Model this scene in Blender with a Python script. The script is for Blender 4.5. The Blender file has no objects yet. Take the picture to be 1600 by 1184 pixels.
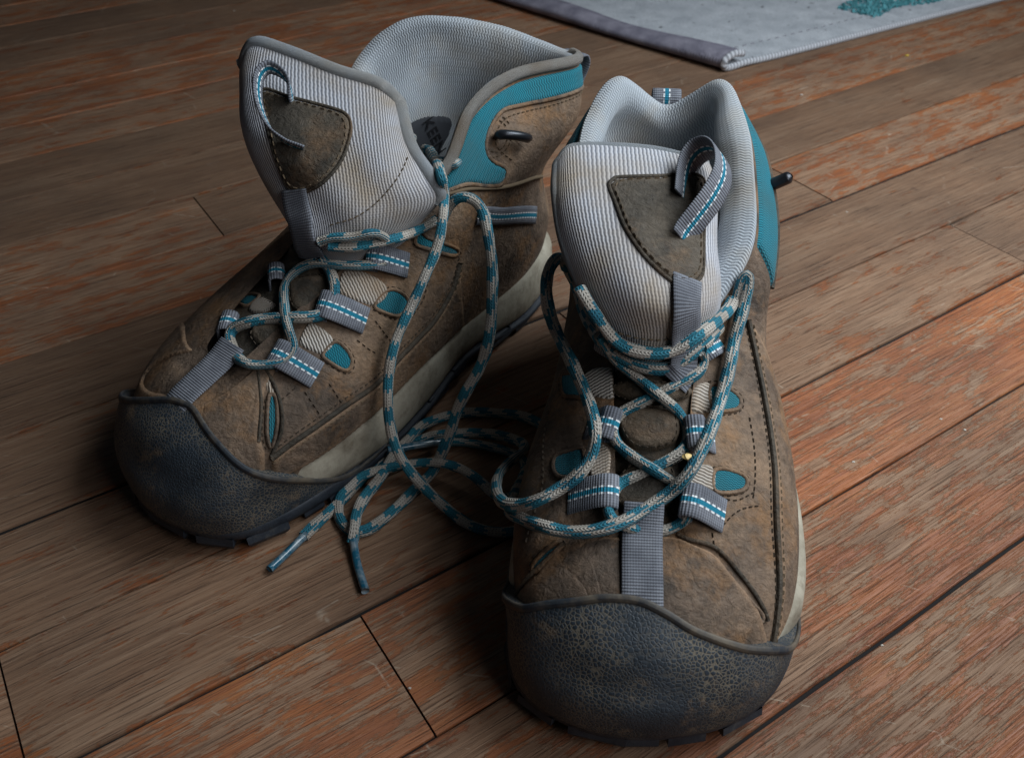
import bpy, bmesh, math, random
import numpy as np
from mathutils import Vector, noise as mnoise
from mathutils.bvhtree import BVHTree
from mathutils.geometry import delaunay_2d_cdt

random.seed(7); np.random.seed(7)
scene = bpy.context.scene
COL = scene.collection

# ------------------------------------------------------------------ camera
CAM_H, FOC, PITCH = 0.36, 1412.0, math.radians(40.2)
cam = bpy.data.cameras.new("camera")
cam.sensor_width = 36.0; cam.lens = 36.0 * FOC / 1600.0
cam.clip_start = 0.01; cam.clip_end = 50
cam.dof.use_dof = True; cam.dof.focus_distance = 0.44; cam.dof.aperture_fstop = 16
cam_o = bpy.data.objects.new("camera", cam); COL.objects.link(cam_o)
cam_o.location = (0, 0, CAM_H); cam_o.rotation_euler = (math.pi / 2 - PITCH, 0, 0)
scene.camera = cam_o

# ------------------------------------------------------------------ world, lamps, exposure
world = bpy.data.worlds.new("World"); scene.world = world; world.use_nodes = True
bg = world.node_tree.nodes["Background"]
bg.inputs[0].default_value = (0.62, 0.78, 1.0, 1); bg.inputs[1].default_value = 0.018


def area_lamp(name, loc, target, size, size_y, power, col):
    d = bpy.data.lights.new(name, 'AREA'); d.shape = 'RECTANGLE'; d.size = size; d.size_y = size_y
    d.energy = power; d.color = col
    o = bpy.data.objects.new(name, d); COL.objects.link(o); o.location = loc
    o.rotation_euler = (Vector(target) - Vector(loc)).to_track_quat('-Z', 'Y').to_euler()
    return o


area_lamp("window_light", (0.60, 0.50, 0.70), (0.18, 0.37, 0.0), 0.58, 0.58, 10.4, (0.88, 0.95, 1.0))
area_lamp("fill_light", (0.56, -0.15, 0.62), (0.08, 0.32, 0.0), 0.5, 0.45, 2.6, (0.96, 0.97, 1.0))  # added fill lamp at the right front, lifts the toe caps and vamps
scene.view_settings.view_transform = 'Standard'; scene.view_settings.look = 'None'
scene.view_settings.exposure = 0.0; scene.view_settings.gamma = 1.0

# ------------------------------------------------------------------ picking helpers
_fw = np.array([0, math.cos(PITCH), -math.sin(PITCH)]); _up = np.array([0, math.sin(PITCH), math.cos(PITCH)])
ORG = np.array([0, 0, CAM_H])


def ray(u, v):
    d = _fw + (u - 800) / FOC * np.array([1.0, 0, 0]) - (v - 592) / FOC * _up
    return d / np.linalg.norm(d)


def at(u, v, z=0.0):
    d = ray(u, v); return ORG + d * ((z - CAM_H) / d[2])


# ------------------------------------------------------------------ node helpers
class NT:
    def __init__(self, name):
        self.m = bpy.data.materials.new(name); self.m.use_nodes = True
        self.t = self.m.node_tree; self.b = self.t.nodes["Principled BSDF"]

    def n(self, typ, **kw):
        nd = self.t.nodes.new(typ)
        for k, v in kw.items(): setattr(nd, k, v)
        return nd

    def link(self, a, b): self.t.links.new(a, b)

    def set(self, sock, v):
        if hasattr(v, 'is_output') or isinstance(v, bpy.types.NodeSocket): self.link(v, sock)
        else: sock.default_value = v

    def math(self, op, a, b=0.0, c=None, clamp=False):
        nd = self.n('ShaderNodeMath', operation=op, use_clamp=clamp)
        self.set(nd.inputs[0], a); self.set(nd.inputs[1], b)
        if c is not None: self.set(nd.inputs[2], c)
        return nd.outputs[0]

    def mix(self, f, a, b, mode='MIX'):
        nd = self.n('ShaderNodeMix', data_type='RGBA', blend_type=mode)
        self.set(nd.inputs[0], f)
        for s, v in ((nd.inputs[6], a), (nd.inputs[7], b)):
            if isinstance(v, tuple) and len(v) == 3: v = v + (1,)
            self.set(s, v)
        return nd.outputs[2]

    def ramp(self, f, stops, interp='LINEAR'):
        nd = self.n('ShaderNodeValToRGB'); nd.color_ramp.interpolation = interp
        e = nd.color_ramp.elements
        while len(e) < len(stops): e.new(0.5)
        for i, (p, c) in enumerate(stops):
            e[i].position = p
            if isinstance(c, (int, float)): c = (c, c, c)
            e[i].color = tuple(c) + (1,)
        self.set(nd.inputs[0], f); return nd.outputs[0]

    def noise(self, vec, scale, detail=4, rough=0.55, dist=0.0):
        nd = self.n('ShaderNodeTexNoise'); self.set(nd.inputs['Vector'], vec)
        nd.inputs['Scale'].default_value = scale; nd.inputs['Detail'].default_value = detail
        nd.inputs['Roughness'].default_value = rough; nd.inputs['Distortion'].default_value = dist
        return nd.outputs[0]

    def voro(self, vec, scale, feature='F1', out=0):
        nd = self.n('ShaderNodeTexVoronoi', feature=feature); self.set(nd.inputs['Vector'], vec)
        nd.inputs['Scale'].default_value = scale
        return nd.outputs[out]

    def obj(self): return self.n('ShaderNodeTexCoord').outputs['Object']
    def geo(self): return self.n('ShaderNodeNewGeometry').outputs['Position']

    def uv(self):
        nd = self.n('ShaderNodeUVMap'); return nd.outputs[0]

    def sep(self, v):
        nd = self.n('ShaderNodeSeparateXYZ'); self.link(v, nd.inputs[0]); return nd.outputs

    def comb(self, x, y, z=0.0):
        nd = self.n('ShaderNodeCombineXYZ')
        for s, v in zip(nd.inputs, (x, y, z)): self.set(s, v)
        return nd.outputs[0]

    def mapping(self, v, scale=(1, 1, 1), loc=(0, 0, 0), rot=(0, 0, 0)):
        nd = self.n('ShaderNodeMapping'); self.link(v, nd.inputs[0])
        nd.inputs['Scale'].default_value = scale; nd.inputs['Location'].default_value = loc
        nd.inputs['Rotation'].default_value = rot
        return nd.outputs[0]

    def bump(self, h, dist, strength=1.0, prev=None):
        nd = self.n('ShaderNodeBump'); self.link(h, nd.inputs['Height'])
        nd.inputs['Distance'].default_value = dist; nd.inputs['Strength'].default_value = strength
        if prev is not None: self.link(prev, nd.inputs['Normal'])
        return nd.outputs[0]

    def done(self, col, rough=0.8, normal=None, spec=0.3, metal=0.0, sheen=0.0):
        b = self.b
        if isinstance(col, tuple) and len(col) == 3: col = col + (1,)
        self.set(b.inputs['Base Color'], col); self.set(b.inputs['Roughness'], rough)
        b.inputs['Specular IOR Level'].default_value = spec; b.inputs['Metallic'].default_value = metal
        if sheen: b.inputs['Sheen Weight'].default_value = sheen
        if normal is not None: self.link(normal, b.inputs['Normal'])
        return self.m


def mat_plain(name, col, rough=0.8, spec=0.3, metal=0.0):
    return NT(name).done(col, rough, None, spec, metal)


M = {}


def make_materials():
    # worn nubuck leather
    def leather(name, dark, mid, tan, scuff=1.0):
        t = NT(name); p = t.geo()
        n1 = t.noise(p, 22, 5, 0.6, 0.4); n2 = t.noise(p, 60, 6, 0.65); n3 = t.noise(p, 420, 3, 0.6)
        c = t.ramp(n1, [(0.38, dark), (0.5, mid), (0.62, tan)])
        c = t.mix(t.ramp(n2, [(0.42, 0.0), (0.7, 0.55)]), c, (mid[0] * 1.25, mid[1] * 1.25, mid[2] * 1.28))
        sc = t.ramp(t.noise(t.mapping(p, loc=(3, 1, 2)), 34, 5, 0.7), [(0.50, 0.0), (0.66, 0.8 * scuff)])
        c = t.mix(sc, c, (0.27, 0.145, 0.065))
        dk = t.ramp(t.noise(t.mapping(p, loc=(7, 5, 2)), 75, 5, 0.7), [(0.55, 0.0), (0.72, 0.65)])
        c = t.mix(dk, c, (0.02, 0.017, 0.014))
        c = t.mix(t.ramp(n3, [(0.3, 0.35), (0.7, 0.0)]), c, (0.012, 0.01, 0.008))
        pt = t.n('ShaderNodeNewGeometry').outputs['Pointiness']
        c = t.mix(t.ramp(pt, [(0.505, 0.0), (0.56, 0.7)]), c, (tan[0] * 1.15, tan[1] * 1.1, tan[2] * 1.05))
        cr = t.noise(t.mapping(p, scale=(1, 1.6, 1.2)), 130, 6, 0.7, 1.2)
        h = t.math('ADD', t.math('MULTIPLY', cr, 0.7), t.math('MULTIPLY', n3, 0.3))
        ridge = t.ramp(t.noise(p, 40, 3, 0.5, 1.6), [(0.42, 1.0), (0.5, 0.0), (0.58, 1.0)])
        ridge = t.math('MULTIPLY', ridge, 0.10); h = t.math('ADD', h, ridge)
        return t.done(c, t.ramp(n2, [(0.3, 0.55), (0.7, 0.85)]), t.bump(h, 0.0024, 0.85), 0.3)
    M['leather'] = leather('worn_leather', (0.066, 0.049, 0.037), (0.165, 0.117, 0.083), (0.285, 0.190, 0.120))
    M['leather_dark'] = leather('dark_leather', (0.034, 0.029, 0.022), (0.070, 0.059, 0.045), (0.110, 0.088, 0.064), 0.4)

    # black rubber with pebbled cells and dust in the grooves
    t = NT('pebbled_rubber'); p = t.geo()
    pw = t.mapping(p)
    e = t.voro(pw, 600, 'DISTANCE_TO_EDGE')
    cell = t.ramp(e, [(0.02, 0.0), (0.22, 1.0)])
    dust = t.ramp(t.noise(p, 30, 4, 0.6), [(0.40, 0.06), (0.66, 0.95)])
    base = t.ramp(t.noise(p, 45, 5, 0.6), [(0.35, (0.012, 0.020, 0.029)), (0.65, (0.029, 0.041, 0.055))])
    groove = t.math('MULTIPLY', t.ramp(e, [(0.035, 1.0), (0.14, 0.0)]), dust)
    c = t.mix(groove, base, (0.175, 0.148, 0.108))
    scf = t.ramp(t.noise(t.mapping(p, loc=(2, 8, 1)), 48, 5, 0.7), [(0.57, 0.0), (0.70, 0.75)])
    c = t.mix(scf, c, (0.19, 0.135, 0.085))
    M['rubber'] = t.done(c, t.ramp(t.noise(p, 60, 3), [(0.3, 0.52), (0.7, 0.74)]), t.bump(cell, 0.0004, 0.45), 0.42)
    t = NT('smooth_rubber'); p = t.geo()
    n = t.noise(p, 70, 6, 0.7)
    c = t.ramp(n, [(0.35, (0.012, 0.017, 0.026)), (0.6, (0.03, 0.037, 0.048)), (0.75, (0.085, 0.085, 0.08))])
    M['rubber_smooth'] = t.done(c, 0.6, t.bump(n, 0.0012, 0.7), 0.35)
    t = NT('dusty_lip'); p = t.geo()
    c = t.mix(t.ramp(t.noise(p, 55, 5, 0.65), [(0.4, 0.0), (0.62, 0.85)]), (0.02, 0.026, 0.034), (0.13, 0.105, 0.075))
    M['rubber_lip'] = t.done(c, 0.62, t.bump(t.noise(p, 200, 4), 0.0006, 0.6), 0.35)

    # foam midsole
    t = NT('midsole_foam'); p = t.geo()
    n = t.noise(p, 40, 6, 0.65)
    c = t.ramp(n, [(0.3, (0.18, 0.155, 0.115)), (0.55, (0.37, 0.34, 0.27)), (0.75, (0.47, 0.44, 0.36))])
    c = t.mix(t.ramp(t.noise(t.mapping(p, loc=(4, 4, 4)), 90, 5, .7), [(0.55, 0.0), (0.75, 0.6)]), c, (0.09, 0.065, 0.04))
    M['midsole'] = t.done(c, 0.75, t.bump(t.noise(p, 260, 4), 0.0006, 0.6), 0.3)

    # ribbed knit
    def knit(name, c1, c2, dirt, rib, row, amp=0.0009, stain=1.0, zig=0.18):
        t = NT(name); u, v, _ = t.sep(t.uv()); p = t.geo()
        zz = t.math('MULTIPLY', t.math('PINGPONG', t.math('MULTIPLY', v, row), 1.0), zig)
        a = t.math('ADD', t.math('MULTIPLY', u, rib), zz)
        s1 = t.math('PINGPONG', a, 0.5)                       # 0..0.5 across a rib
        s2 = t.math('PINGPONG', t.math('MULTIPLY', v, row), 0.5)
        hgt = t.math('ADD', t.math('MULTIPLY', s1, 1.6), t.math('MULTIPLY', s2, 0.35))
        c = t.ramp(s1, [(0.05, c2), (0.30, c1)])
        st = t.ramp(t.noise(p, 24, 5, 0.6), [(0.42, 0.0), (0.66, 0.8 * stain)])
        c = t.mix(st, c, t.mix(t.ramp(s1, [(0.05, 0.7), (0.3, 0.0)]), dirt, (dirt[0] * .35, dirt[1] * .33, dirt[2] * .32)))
        return t.done(c, 0.9, t.bump(hgt, amp, 0.9), 0.2, sheen=0.15)
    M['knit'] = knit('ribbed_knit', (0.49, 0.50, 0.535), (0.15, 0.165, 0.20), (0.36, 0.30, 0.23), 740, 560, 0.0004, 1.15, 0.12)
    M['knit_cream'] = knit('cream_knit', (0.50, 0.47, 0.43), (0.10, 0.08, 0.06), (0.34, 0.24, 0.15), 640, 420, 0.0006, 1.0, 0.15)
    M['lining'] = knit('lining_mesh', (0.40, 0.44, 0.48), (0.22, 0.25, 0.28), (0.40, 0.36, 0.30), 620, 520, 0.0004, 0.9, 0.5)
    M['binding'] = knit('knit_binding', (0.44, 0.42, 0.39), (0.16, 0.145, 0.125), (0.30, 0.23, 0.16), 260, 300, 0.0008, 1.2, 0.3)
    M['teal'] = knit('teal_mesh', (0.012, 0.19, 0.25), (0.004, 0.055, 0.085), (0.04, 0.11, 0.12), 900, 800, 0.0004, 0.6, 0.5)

    # grey webbing, teal stripe with white dashes: UV u across (metres, 0 = middle), v along
    def webbing(name, stripe):
        t = NT(name); u, v, _ = t.sep(t.uv()); p = t.geo()
        wv = t.math('PINGPONG', t.math('MULTIPLY', v, 800), 0.5)
        wu = t.math('PINGPONG', t.math('MULTIPLY', u, 900), 0.5)
        hgt = t.math('ADD', wv, t.math('MULTIPLY', wu, 0.3))
        g = t.ramp(t.noise(p, 60, 4, 0.6), [(0.35, (0.12, 0.13, 0.155)), (0.65, (0.23, 0.245, 0.28))])
        c = t.mix(t.ramp(hgt, [(0.12, 0.6), (0.4, 0.0)]), g, (0.03, 0.032, 0.04))
        if stripe:
            au = t.math('ABSOLUTE', u)
            c = t.mix(t.math('LESS_THAN', au, 0.0011), c, (0.01, 0.17, 0.26))
            ring = t.math('MULTIPLY', t.math('GREATER_THAN', au, 0.0011), t.math('LESS_THAN', au, 0.0019))
            dash = t.math('LESS_THAN', t.math('FRACT', t.math('MULTIPLY', v, 300)), 0.6)
            c = t.mix(t.math('MULTIPLY', ring, dash), c, (0.72, 0.75, 0.76))
        return t.done(c, 0.8, t.bump(hgt, 0.0007, 0.8), 0.25)
    M['webbing'] = webbing('grey_webbing', False); M['webbing_stripe'] = webbing('striped_webbing', True)

    # braided lace: u 0..1 round, v along in metres
    def lace(name, ph):
        t = NT(name); u, v, _ = t.sep(t.uv())
        k = t.math('MULTIPLY', u, 14.0); fl = t.math('FLOOR', k)
        jag = t.math('MULTIPLY', t.math('PINGPONG', fl, 1.0), 0.14)
        rnd = t.n('ShaderNodeTexWhiteNoise', noise_dimensions='1D'); t.link(fl, rnd.inputs['W'])
        jag = t.math('ADD', jag, t.math('MULTIPLY', rnd.outputs[0], 0.20))
        half = t.math('MULTIPLY', t.math('GREATER_THAN', t.math('FRACT', t.math('ADD', u, ph)), 0.5), 0.5)
        q = t.math('FRACT', t.math('ADD', t.math('ADD', t.math('MULTIPLY', v, 60.0), jag), half))
        on = t.math('LESS_THAN', q, 0.47)
        # striped flank
        fu = t.math('FRACT', t.math('ADD', u, ph + 0.27))
        flank = t.math('LESS_THAN', fu, 0.17)
        strip = t.math('LESS_THAN', t.math('FRACT', t.math('MULTIPLY', u, 14.0)), 0.55)
        on = t.math('ADD', t.math('MULTIPLY', on, t.math('SUBTRACT', 1.0, flank)), t.math('MULTIPLY', strip, flank))
        dirty = t.noise(t.geo(), 60, 4, 0.6)
        c = t.mix(on, t.ramp(dirty, [(0.3, (0.29, 0.26, 0.22)), (0.7, (0.50, 0.475, 0.43))]),
                  t.ramp(dirty, [(0.3, (0.010, 0.095, 0.145)), (0.7, (0.028, 0.205, 0.28))]))
        # herringbone relief
        a = t.math('PINGPONG', t.math('ADD', t.math('MULTIPLY', v, 620), t.math('MULTIPLY', t.math('PINGPONG', k, 1.0), 1.0)), 0.5)
        b = t.math('PINGPONG', k, 0.5)
        hgt = t.math('ADD', a, b)
        c = t.mix(t.ramp(hgt, [(0.1, 0.65), (0.42, 0.0)]), c, (0.02, 0.03, 0.035))
        return t.done(c, 0.75, t.bump(hgt, 0.0007, 0.9), 0.3)
    M['lace'] = lace('braided_lace', 0.1); M['lace2'] = lace('braided_lace_turned', 0.55)
    t = NT('aglet_plastic'); p = t.geo()
    c = t.ramp(t.noise(p, 160, 3), [(0.4, (0.01, 0.09, 0.15)), (0.6, (0.20, 0.25, 0.28))])
    M['aglet'] = t.done(c, 0.22, None, 0.6)
    M['metal'] = mat_plain('dark_metal', (0.03, 0.034, 0.042), 0.32, 0.6, 0.6)
    M['thread'] = NT('dark_thread').done((0.055, 0.042, 0.030), 0.9)
    M['thread_tan'] = NT('tan_thread').done((0.13, 0.095, 0.06), 0.9)
    M['label'] = NT('woven_label').done((0.035, 0.038, 0.045), 0.9)
    M['label_text'] = NT('label_text').done((0.006, 0.006, 0.008), 0.9)
    M['insole'] = NT('insole').done((0.02, 0.02, 0.022), 0.95)

    # worn wooden boards. UV: u along the board (m), v across; object random shifts it
    t = NT('worn_wood'); uv = t.uv()
    oi = t.n('ShaderNodeObjectInfo').outputs['Random']
    sh = t.comb(t.math('MULTIPLY', oi, 37.0), t.math('MULTIPLY', oi, 91.0), 0.0)
    ad = t.n('ShaderNodeVectorMath', operation='ADD'); t.link(uv, ad.inputs[0]); t.link(sh, ad.inputs[1])
    w = ad.outputs[0]; p = t.geo()
    warp = t.noise(t.mapping(w, (2.2, 6, 1)), 3.0, 2, 0.5)
    wv = t.n('ShaderNodeVectorMath', operation='ADD'); t.link(w, wv.inputs[0])
    t.link(t.comb(0.0, t.math('MULTIPLY', t.math('SUBTRACT', warp, 0.5), 0.003), 0.0), wv.inputs[1]); w2 = wv.outputs[0]
    big = t.noise(t.mapping(w2, (4, 34, 1)), 1.0, 4, 0.6)
    g1 = t.noise(t.mapping(w2, (9, 420, 1)), 1.0, 5, 0.7)
    g2 = t.noise(t.mapping(w2, (22, 950, 1)), 1.0, 4, 0.6)
    g3 = t.noise(t.mapping(w2, (34, 2600, 1)), 1.0, 3, 0.6)
    bare = t.ramp(t.math('ADD', t.math('MULTIPLY', g1, 0.6), t.math('MULTIPLY', big, 0.4)),
                  [(0.32, (0.125, 0.066, 0.038)), (0.5, (0.230, 0.132, 0.078)), (0.68, (0.330, 0.215, 0.138))])
    varn = t.ramp(t.math('ADD', t.math('MULTIPLY', g1, 0.6), t.math('MULTIPLY', big, 0.4)),
                  [(0.32, (0.135, 0.034, 0.012)), (0.5, (0.250, 0.078, 0.024)), (0.68, (0.345, 0.135, 0.045))])
    px, py, pz = t.sep(p)
    side = t.math('MULTIPLY_ADD', t.math('SUBTRACT', t.math('MULTIPLY', px, 0.8), t.math('MULTIPLY', py, 0.8)), 0.42, 0.060)
    side = t.math('MAXIMUM', t.math('MINIMUM', side, 0.135), -0.018)
    vw = t.math('MULTIPLY', t.sep(uv)[1], 1.0 / 0.0728)
    edgev = t.math('MULTIPLY', t.math('POWER', t.math('ABSOLUTE', t.math('MULTIPLY_ADD', vw, 2.0, -1.0)), 6.0), 0.05)
    wearn = t.math('ADD', t.math('MULTIPLY', t.noise(t.mapping(w, (22, 80, 1)), 1.0, 8, 0.72, 0.3), 0.60),
                   t.math('MULTIPLY', t.noise(t.mapping(w2, (70, 620, 1)), 1.0, 8, 0.78), 0.40))
    perb = t.math('MULTIPLY', t.math('SUBTRACT', oi, 0.5), 0.10)
    mask = t.ramp(t.math('ADD', t.math('ADD', t.math('ADD', wearn, side), perb), edgev), [(0.528, 0.0), (0.545, 0.9)])
    c = t.mix(mask, bare, varn)
    c = t.mix(t.ramp(g2, [(0.375, 0.62), (0.415, 0.0)]), c, (0.038, 0.016, 0.009))
    c = t.mix(t.ramp(g3, [(0.36, 0.55), (0.42, 0.0)]), c, (0.05, 0.026, 0.016))
    c = t.mix(t.ramp(g3, [(0.62, 0.0), (0.68, 0.45)]), c, (0.42, 0.32, 0.23))
    dirt = t.ramp(t.noise(p, 9, 4, 0.6), [(0.36, 0.30), (0.60, 0.0)])
    c = t.mix(dirt, c, (0.060, 0.045, 0.036))
    blot = t.ramp(t.noise(t.mapping(w, (50, 80, 1)), 1.0, 2, 0.4), [(0.75, 0.0), (0.80, 0.55)])
    c = t.mix(blot, c, (0.05, 0.024, 0.016))
    # pale scratches through the varnish
    sc = t.n('ShaderNodeTexVoronoi', feature='DISTANCE_TO_EDGE'); t.link(t.mapping(p, (9, 26, 1), rot=(0, 0, 0.9)), sc.inputs['Vector']); sc.inputs['Scale'].default_value = 1.0
    scm = t.math('MULTIPLY', t.ramp(sc.outputs[0], [(0.0, 0.6), (0.008, 0.0)]), t.ramp(t.noise(p, 60, 4, 0.7), [(0.53, 0.0), (0.60, 1.0)]))
    c = t.mix(scm, c, (0.36, 0.29, 0.22))
    tone = t.math('MULTIPLY_ADD', oi, 0.50, 0.78)
    hsv = t.n('ShaderNodeHueSaturation'); t.link(c, hsv.inputs['Color']); t.link(tone, hsv.inputs['Value']); c = hsv.outputs[0]
    hg = t.math('ADD', t.math('MULTIPLY', t.ramp(g2, [(0.3, 0.0), (0.5, 1.0)]), 0.6), t.math('MULTIPLY', g3, 0.4))
    hg = t.math('ADD', hg, t.math('MULTIPLY', mask, 0.25))
    rg = t.mix(mask, t.ramp(g2, [(0.3, 0.85), (0.7, 0.62)]), t.ramp(g2, [(0.3, 0.65), (0.7, 0.42)]))
    M['wood'] = t.done(c, rg, t.bump(hg, 0.0008, 0.8), 0.35)
    M['joint'] = NT('joint_grime').done((0.012, 0.011, 0.011), 0.95)

    # rug
    t = NT('rug_wool'); u, v, _ = t.sep(t.uv()); p = t.geo()
    a = t.math('PINGPONG', t.math('MULTIPLY', u, 260), 0.5); b = t.math('PINGPONG', t.math('MULTIPLY', v, 330), 0.5)
    h = t.math('ADD', t.math('ADD', a, b), t.math('MULTIPLY', t.noise(p, 500, 3), 0.8))
    c = t.ramp(t.noise(p, 40, 5, 0.6), [(0.3, (0.38, 0.41, 0.45)), (0.7, (0.56, 0.59, 0.63))])
    c = t.mix(t.ramp(t.noise(p, 900, 2), [(0.3, 0.5), (0.5, 0.0)]), c, (0.12, 0.12, 0.14))
    sp = t.ramp(t.noise(p, 130, 2, 0.4), [(0.70, 0.0), (0.76, 0.8)])
    c = t.mix(sp, c, (0.05, 0.045, 0.05))
    M['rug'] = t.done(c, 0.95, t.bump(h, 0.0012, 0.9), 0.1)
    t = NT('rug_underside'); p = t.geo(); u, v, _ = t.sep(t.uv())
    h = t.math('ADD', t.math('PINGPONG', t.math('MULTIPLY', v, 300), 0.5), t.noise(p, 400, 3))
    c = t.ramp(t.noise(p, 60, 4), [(0.3, (0.14, 0.135, 0.175)), (0.7, (0.26, 0.25, 0.30))])
    M['rug_under'] = t.done(c, 0.95, t.bump(h, 0.001, 0.9), 0.1)
    t = NT('rug_cord'); u, v, _ = t.sep(t.uv())
    w = t.math('PINGPONG', t.math('ADD', t.math('MULTIPLY', v, 230), u), 0.5)
    c = t.ramp(w, [(0.05, (0.20, 0.205, 0.225)), (0.4, (0.52, 0.54, 0.58))])
    M['rug_cord'] = t.done(c, 0.95, t.bump(w, 0.0014, 0.9), 0.1)
    M['tuft'] = NT('teal_wool').done((0.09, 0.30, 0.34), 0.95)
    M['crumb'] = NT('pale_crumb').done((0.45, 0.42, 0.37), 0.9)
    M['gold'] = mat_plain('gold_fleck', (0.75, 0.55, 0.22), 0.4, 0.5)


make_materials()


# ------------------------------------------------------------------ mesh helpers
def link(name, verts, faces, mat, parent=None, uvs=None, origin=None, smooth=True):
    """uvs: per-vertex (n,2)"""
    verts = np.asarray(verts, float)
    o0 = np.zeros(3)
    if parent is not None: o0 = np.array(parent['_org'][:])
    elif origin is not None: o0 = np.asarray(origin, float)
    me = bpy.data.meshes.new(name)
    me.from_pydata([tuple(v) for v in (verts - o0)], [], [tuple(int(i) for i in f) for f in faces])
    if uvs is not None:
        ul = me.uv_layers.new(name='UVMap')
        idx = np.zeros(len(me.loops), dtype=np.int32); me.loops.foreach_get('vertex_index', idx)
        ul.data.foreach_set('uv', np.asarray(uvs, np.float32)[idx].ravel())
    if smooth: me.polygons.foreach_set('use_smooth', [True] * len(me.polygons))
    me.materials.append(M[mat]); me.update()
    o = bpy.data.objects.new(name, me); COL.objects.link(o)
    o['_org'] = [float(x) for x in o0]
    if parent is not None:
        o.parent = parent
    else: o.location = tuple(o0)
    return o


def grid_faces(ni, nj, wrap=False, flip=False):
    f = []
    for i in range(ni if wrap else ni - 1):
        i2 = (i + 1) % ni
        for j in range(nj - 1):
            q = (i * nj + j, i2 * nj + j, i2 * nj + j + 1, i * nj + j + 1)
            f.append(q[::-1] if flip else q)
    return f


def cr_w(x):
    return np.stack([-0.5 * x + x * x - 0.5 * x ** 3, 1 - 2.5 * x * x + 1.5 * x ** 3,
                     0.5 * x + 2 * x * x - 1.5 * x ** 3, -0.5 * x * x + 0.5 * x ** 3], -1)


def cr_curve(pts, n, closed=False):
    P = np.asarray(pts, float); k = len(P)
    if closed:
        x = np.linspace(0, k, n, endpoint=False); i = np.floor(x).astype(int)
        idx = [(i + d) % k for d in (-1, 0, 1, 2)]
    else:
        P = np.vstack([2 * P[0] - P[1], P, 2 * P[-1] - P[-2]])
        x = np.linspace(0, k - 1 - 1e-9, n); i = np.floor(x).astype(int)
        idx = [i + d + 1 for d in (-1, 0, 1, 2)]
    w = cr_w(x - i)
    return sum(w[:, a:a + 1] * P[idx[a]] for a in range(4))


def resample(P, step, closed=False):
    P = np.asarray(P, float)
    if closed: P = np.vstack([P, P[:1]])
    L = np.concatenate([[0], np.cumsum(np.linalg.norm(np.diff(P, axis=0), axis=1))])
    n = max(2, int(round(L[-1] / step)) + 1)
    q = np.linspace(0, L[-1], n)
    R = np.stack([np.interp(q, L, P[:, a]) for a in range(P.shape[1])], -1)
    return R[:-1] if closed else R


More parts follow.
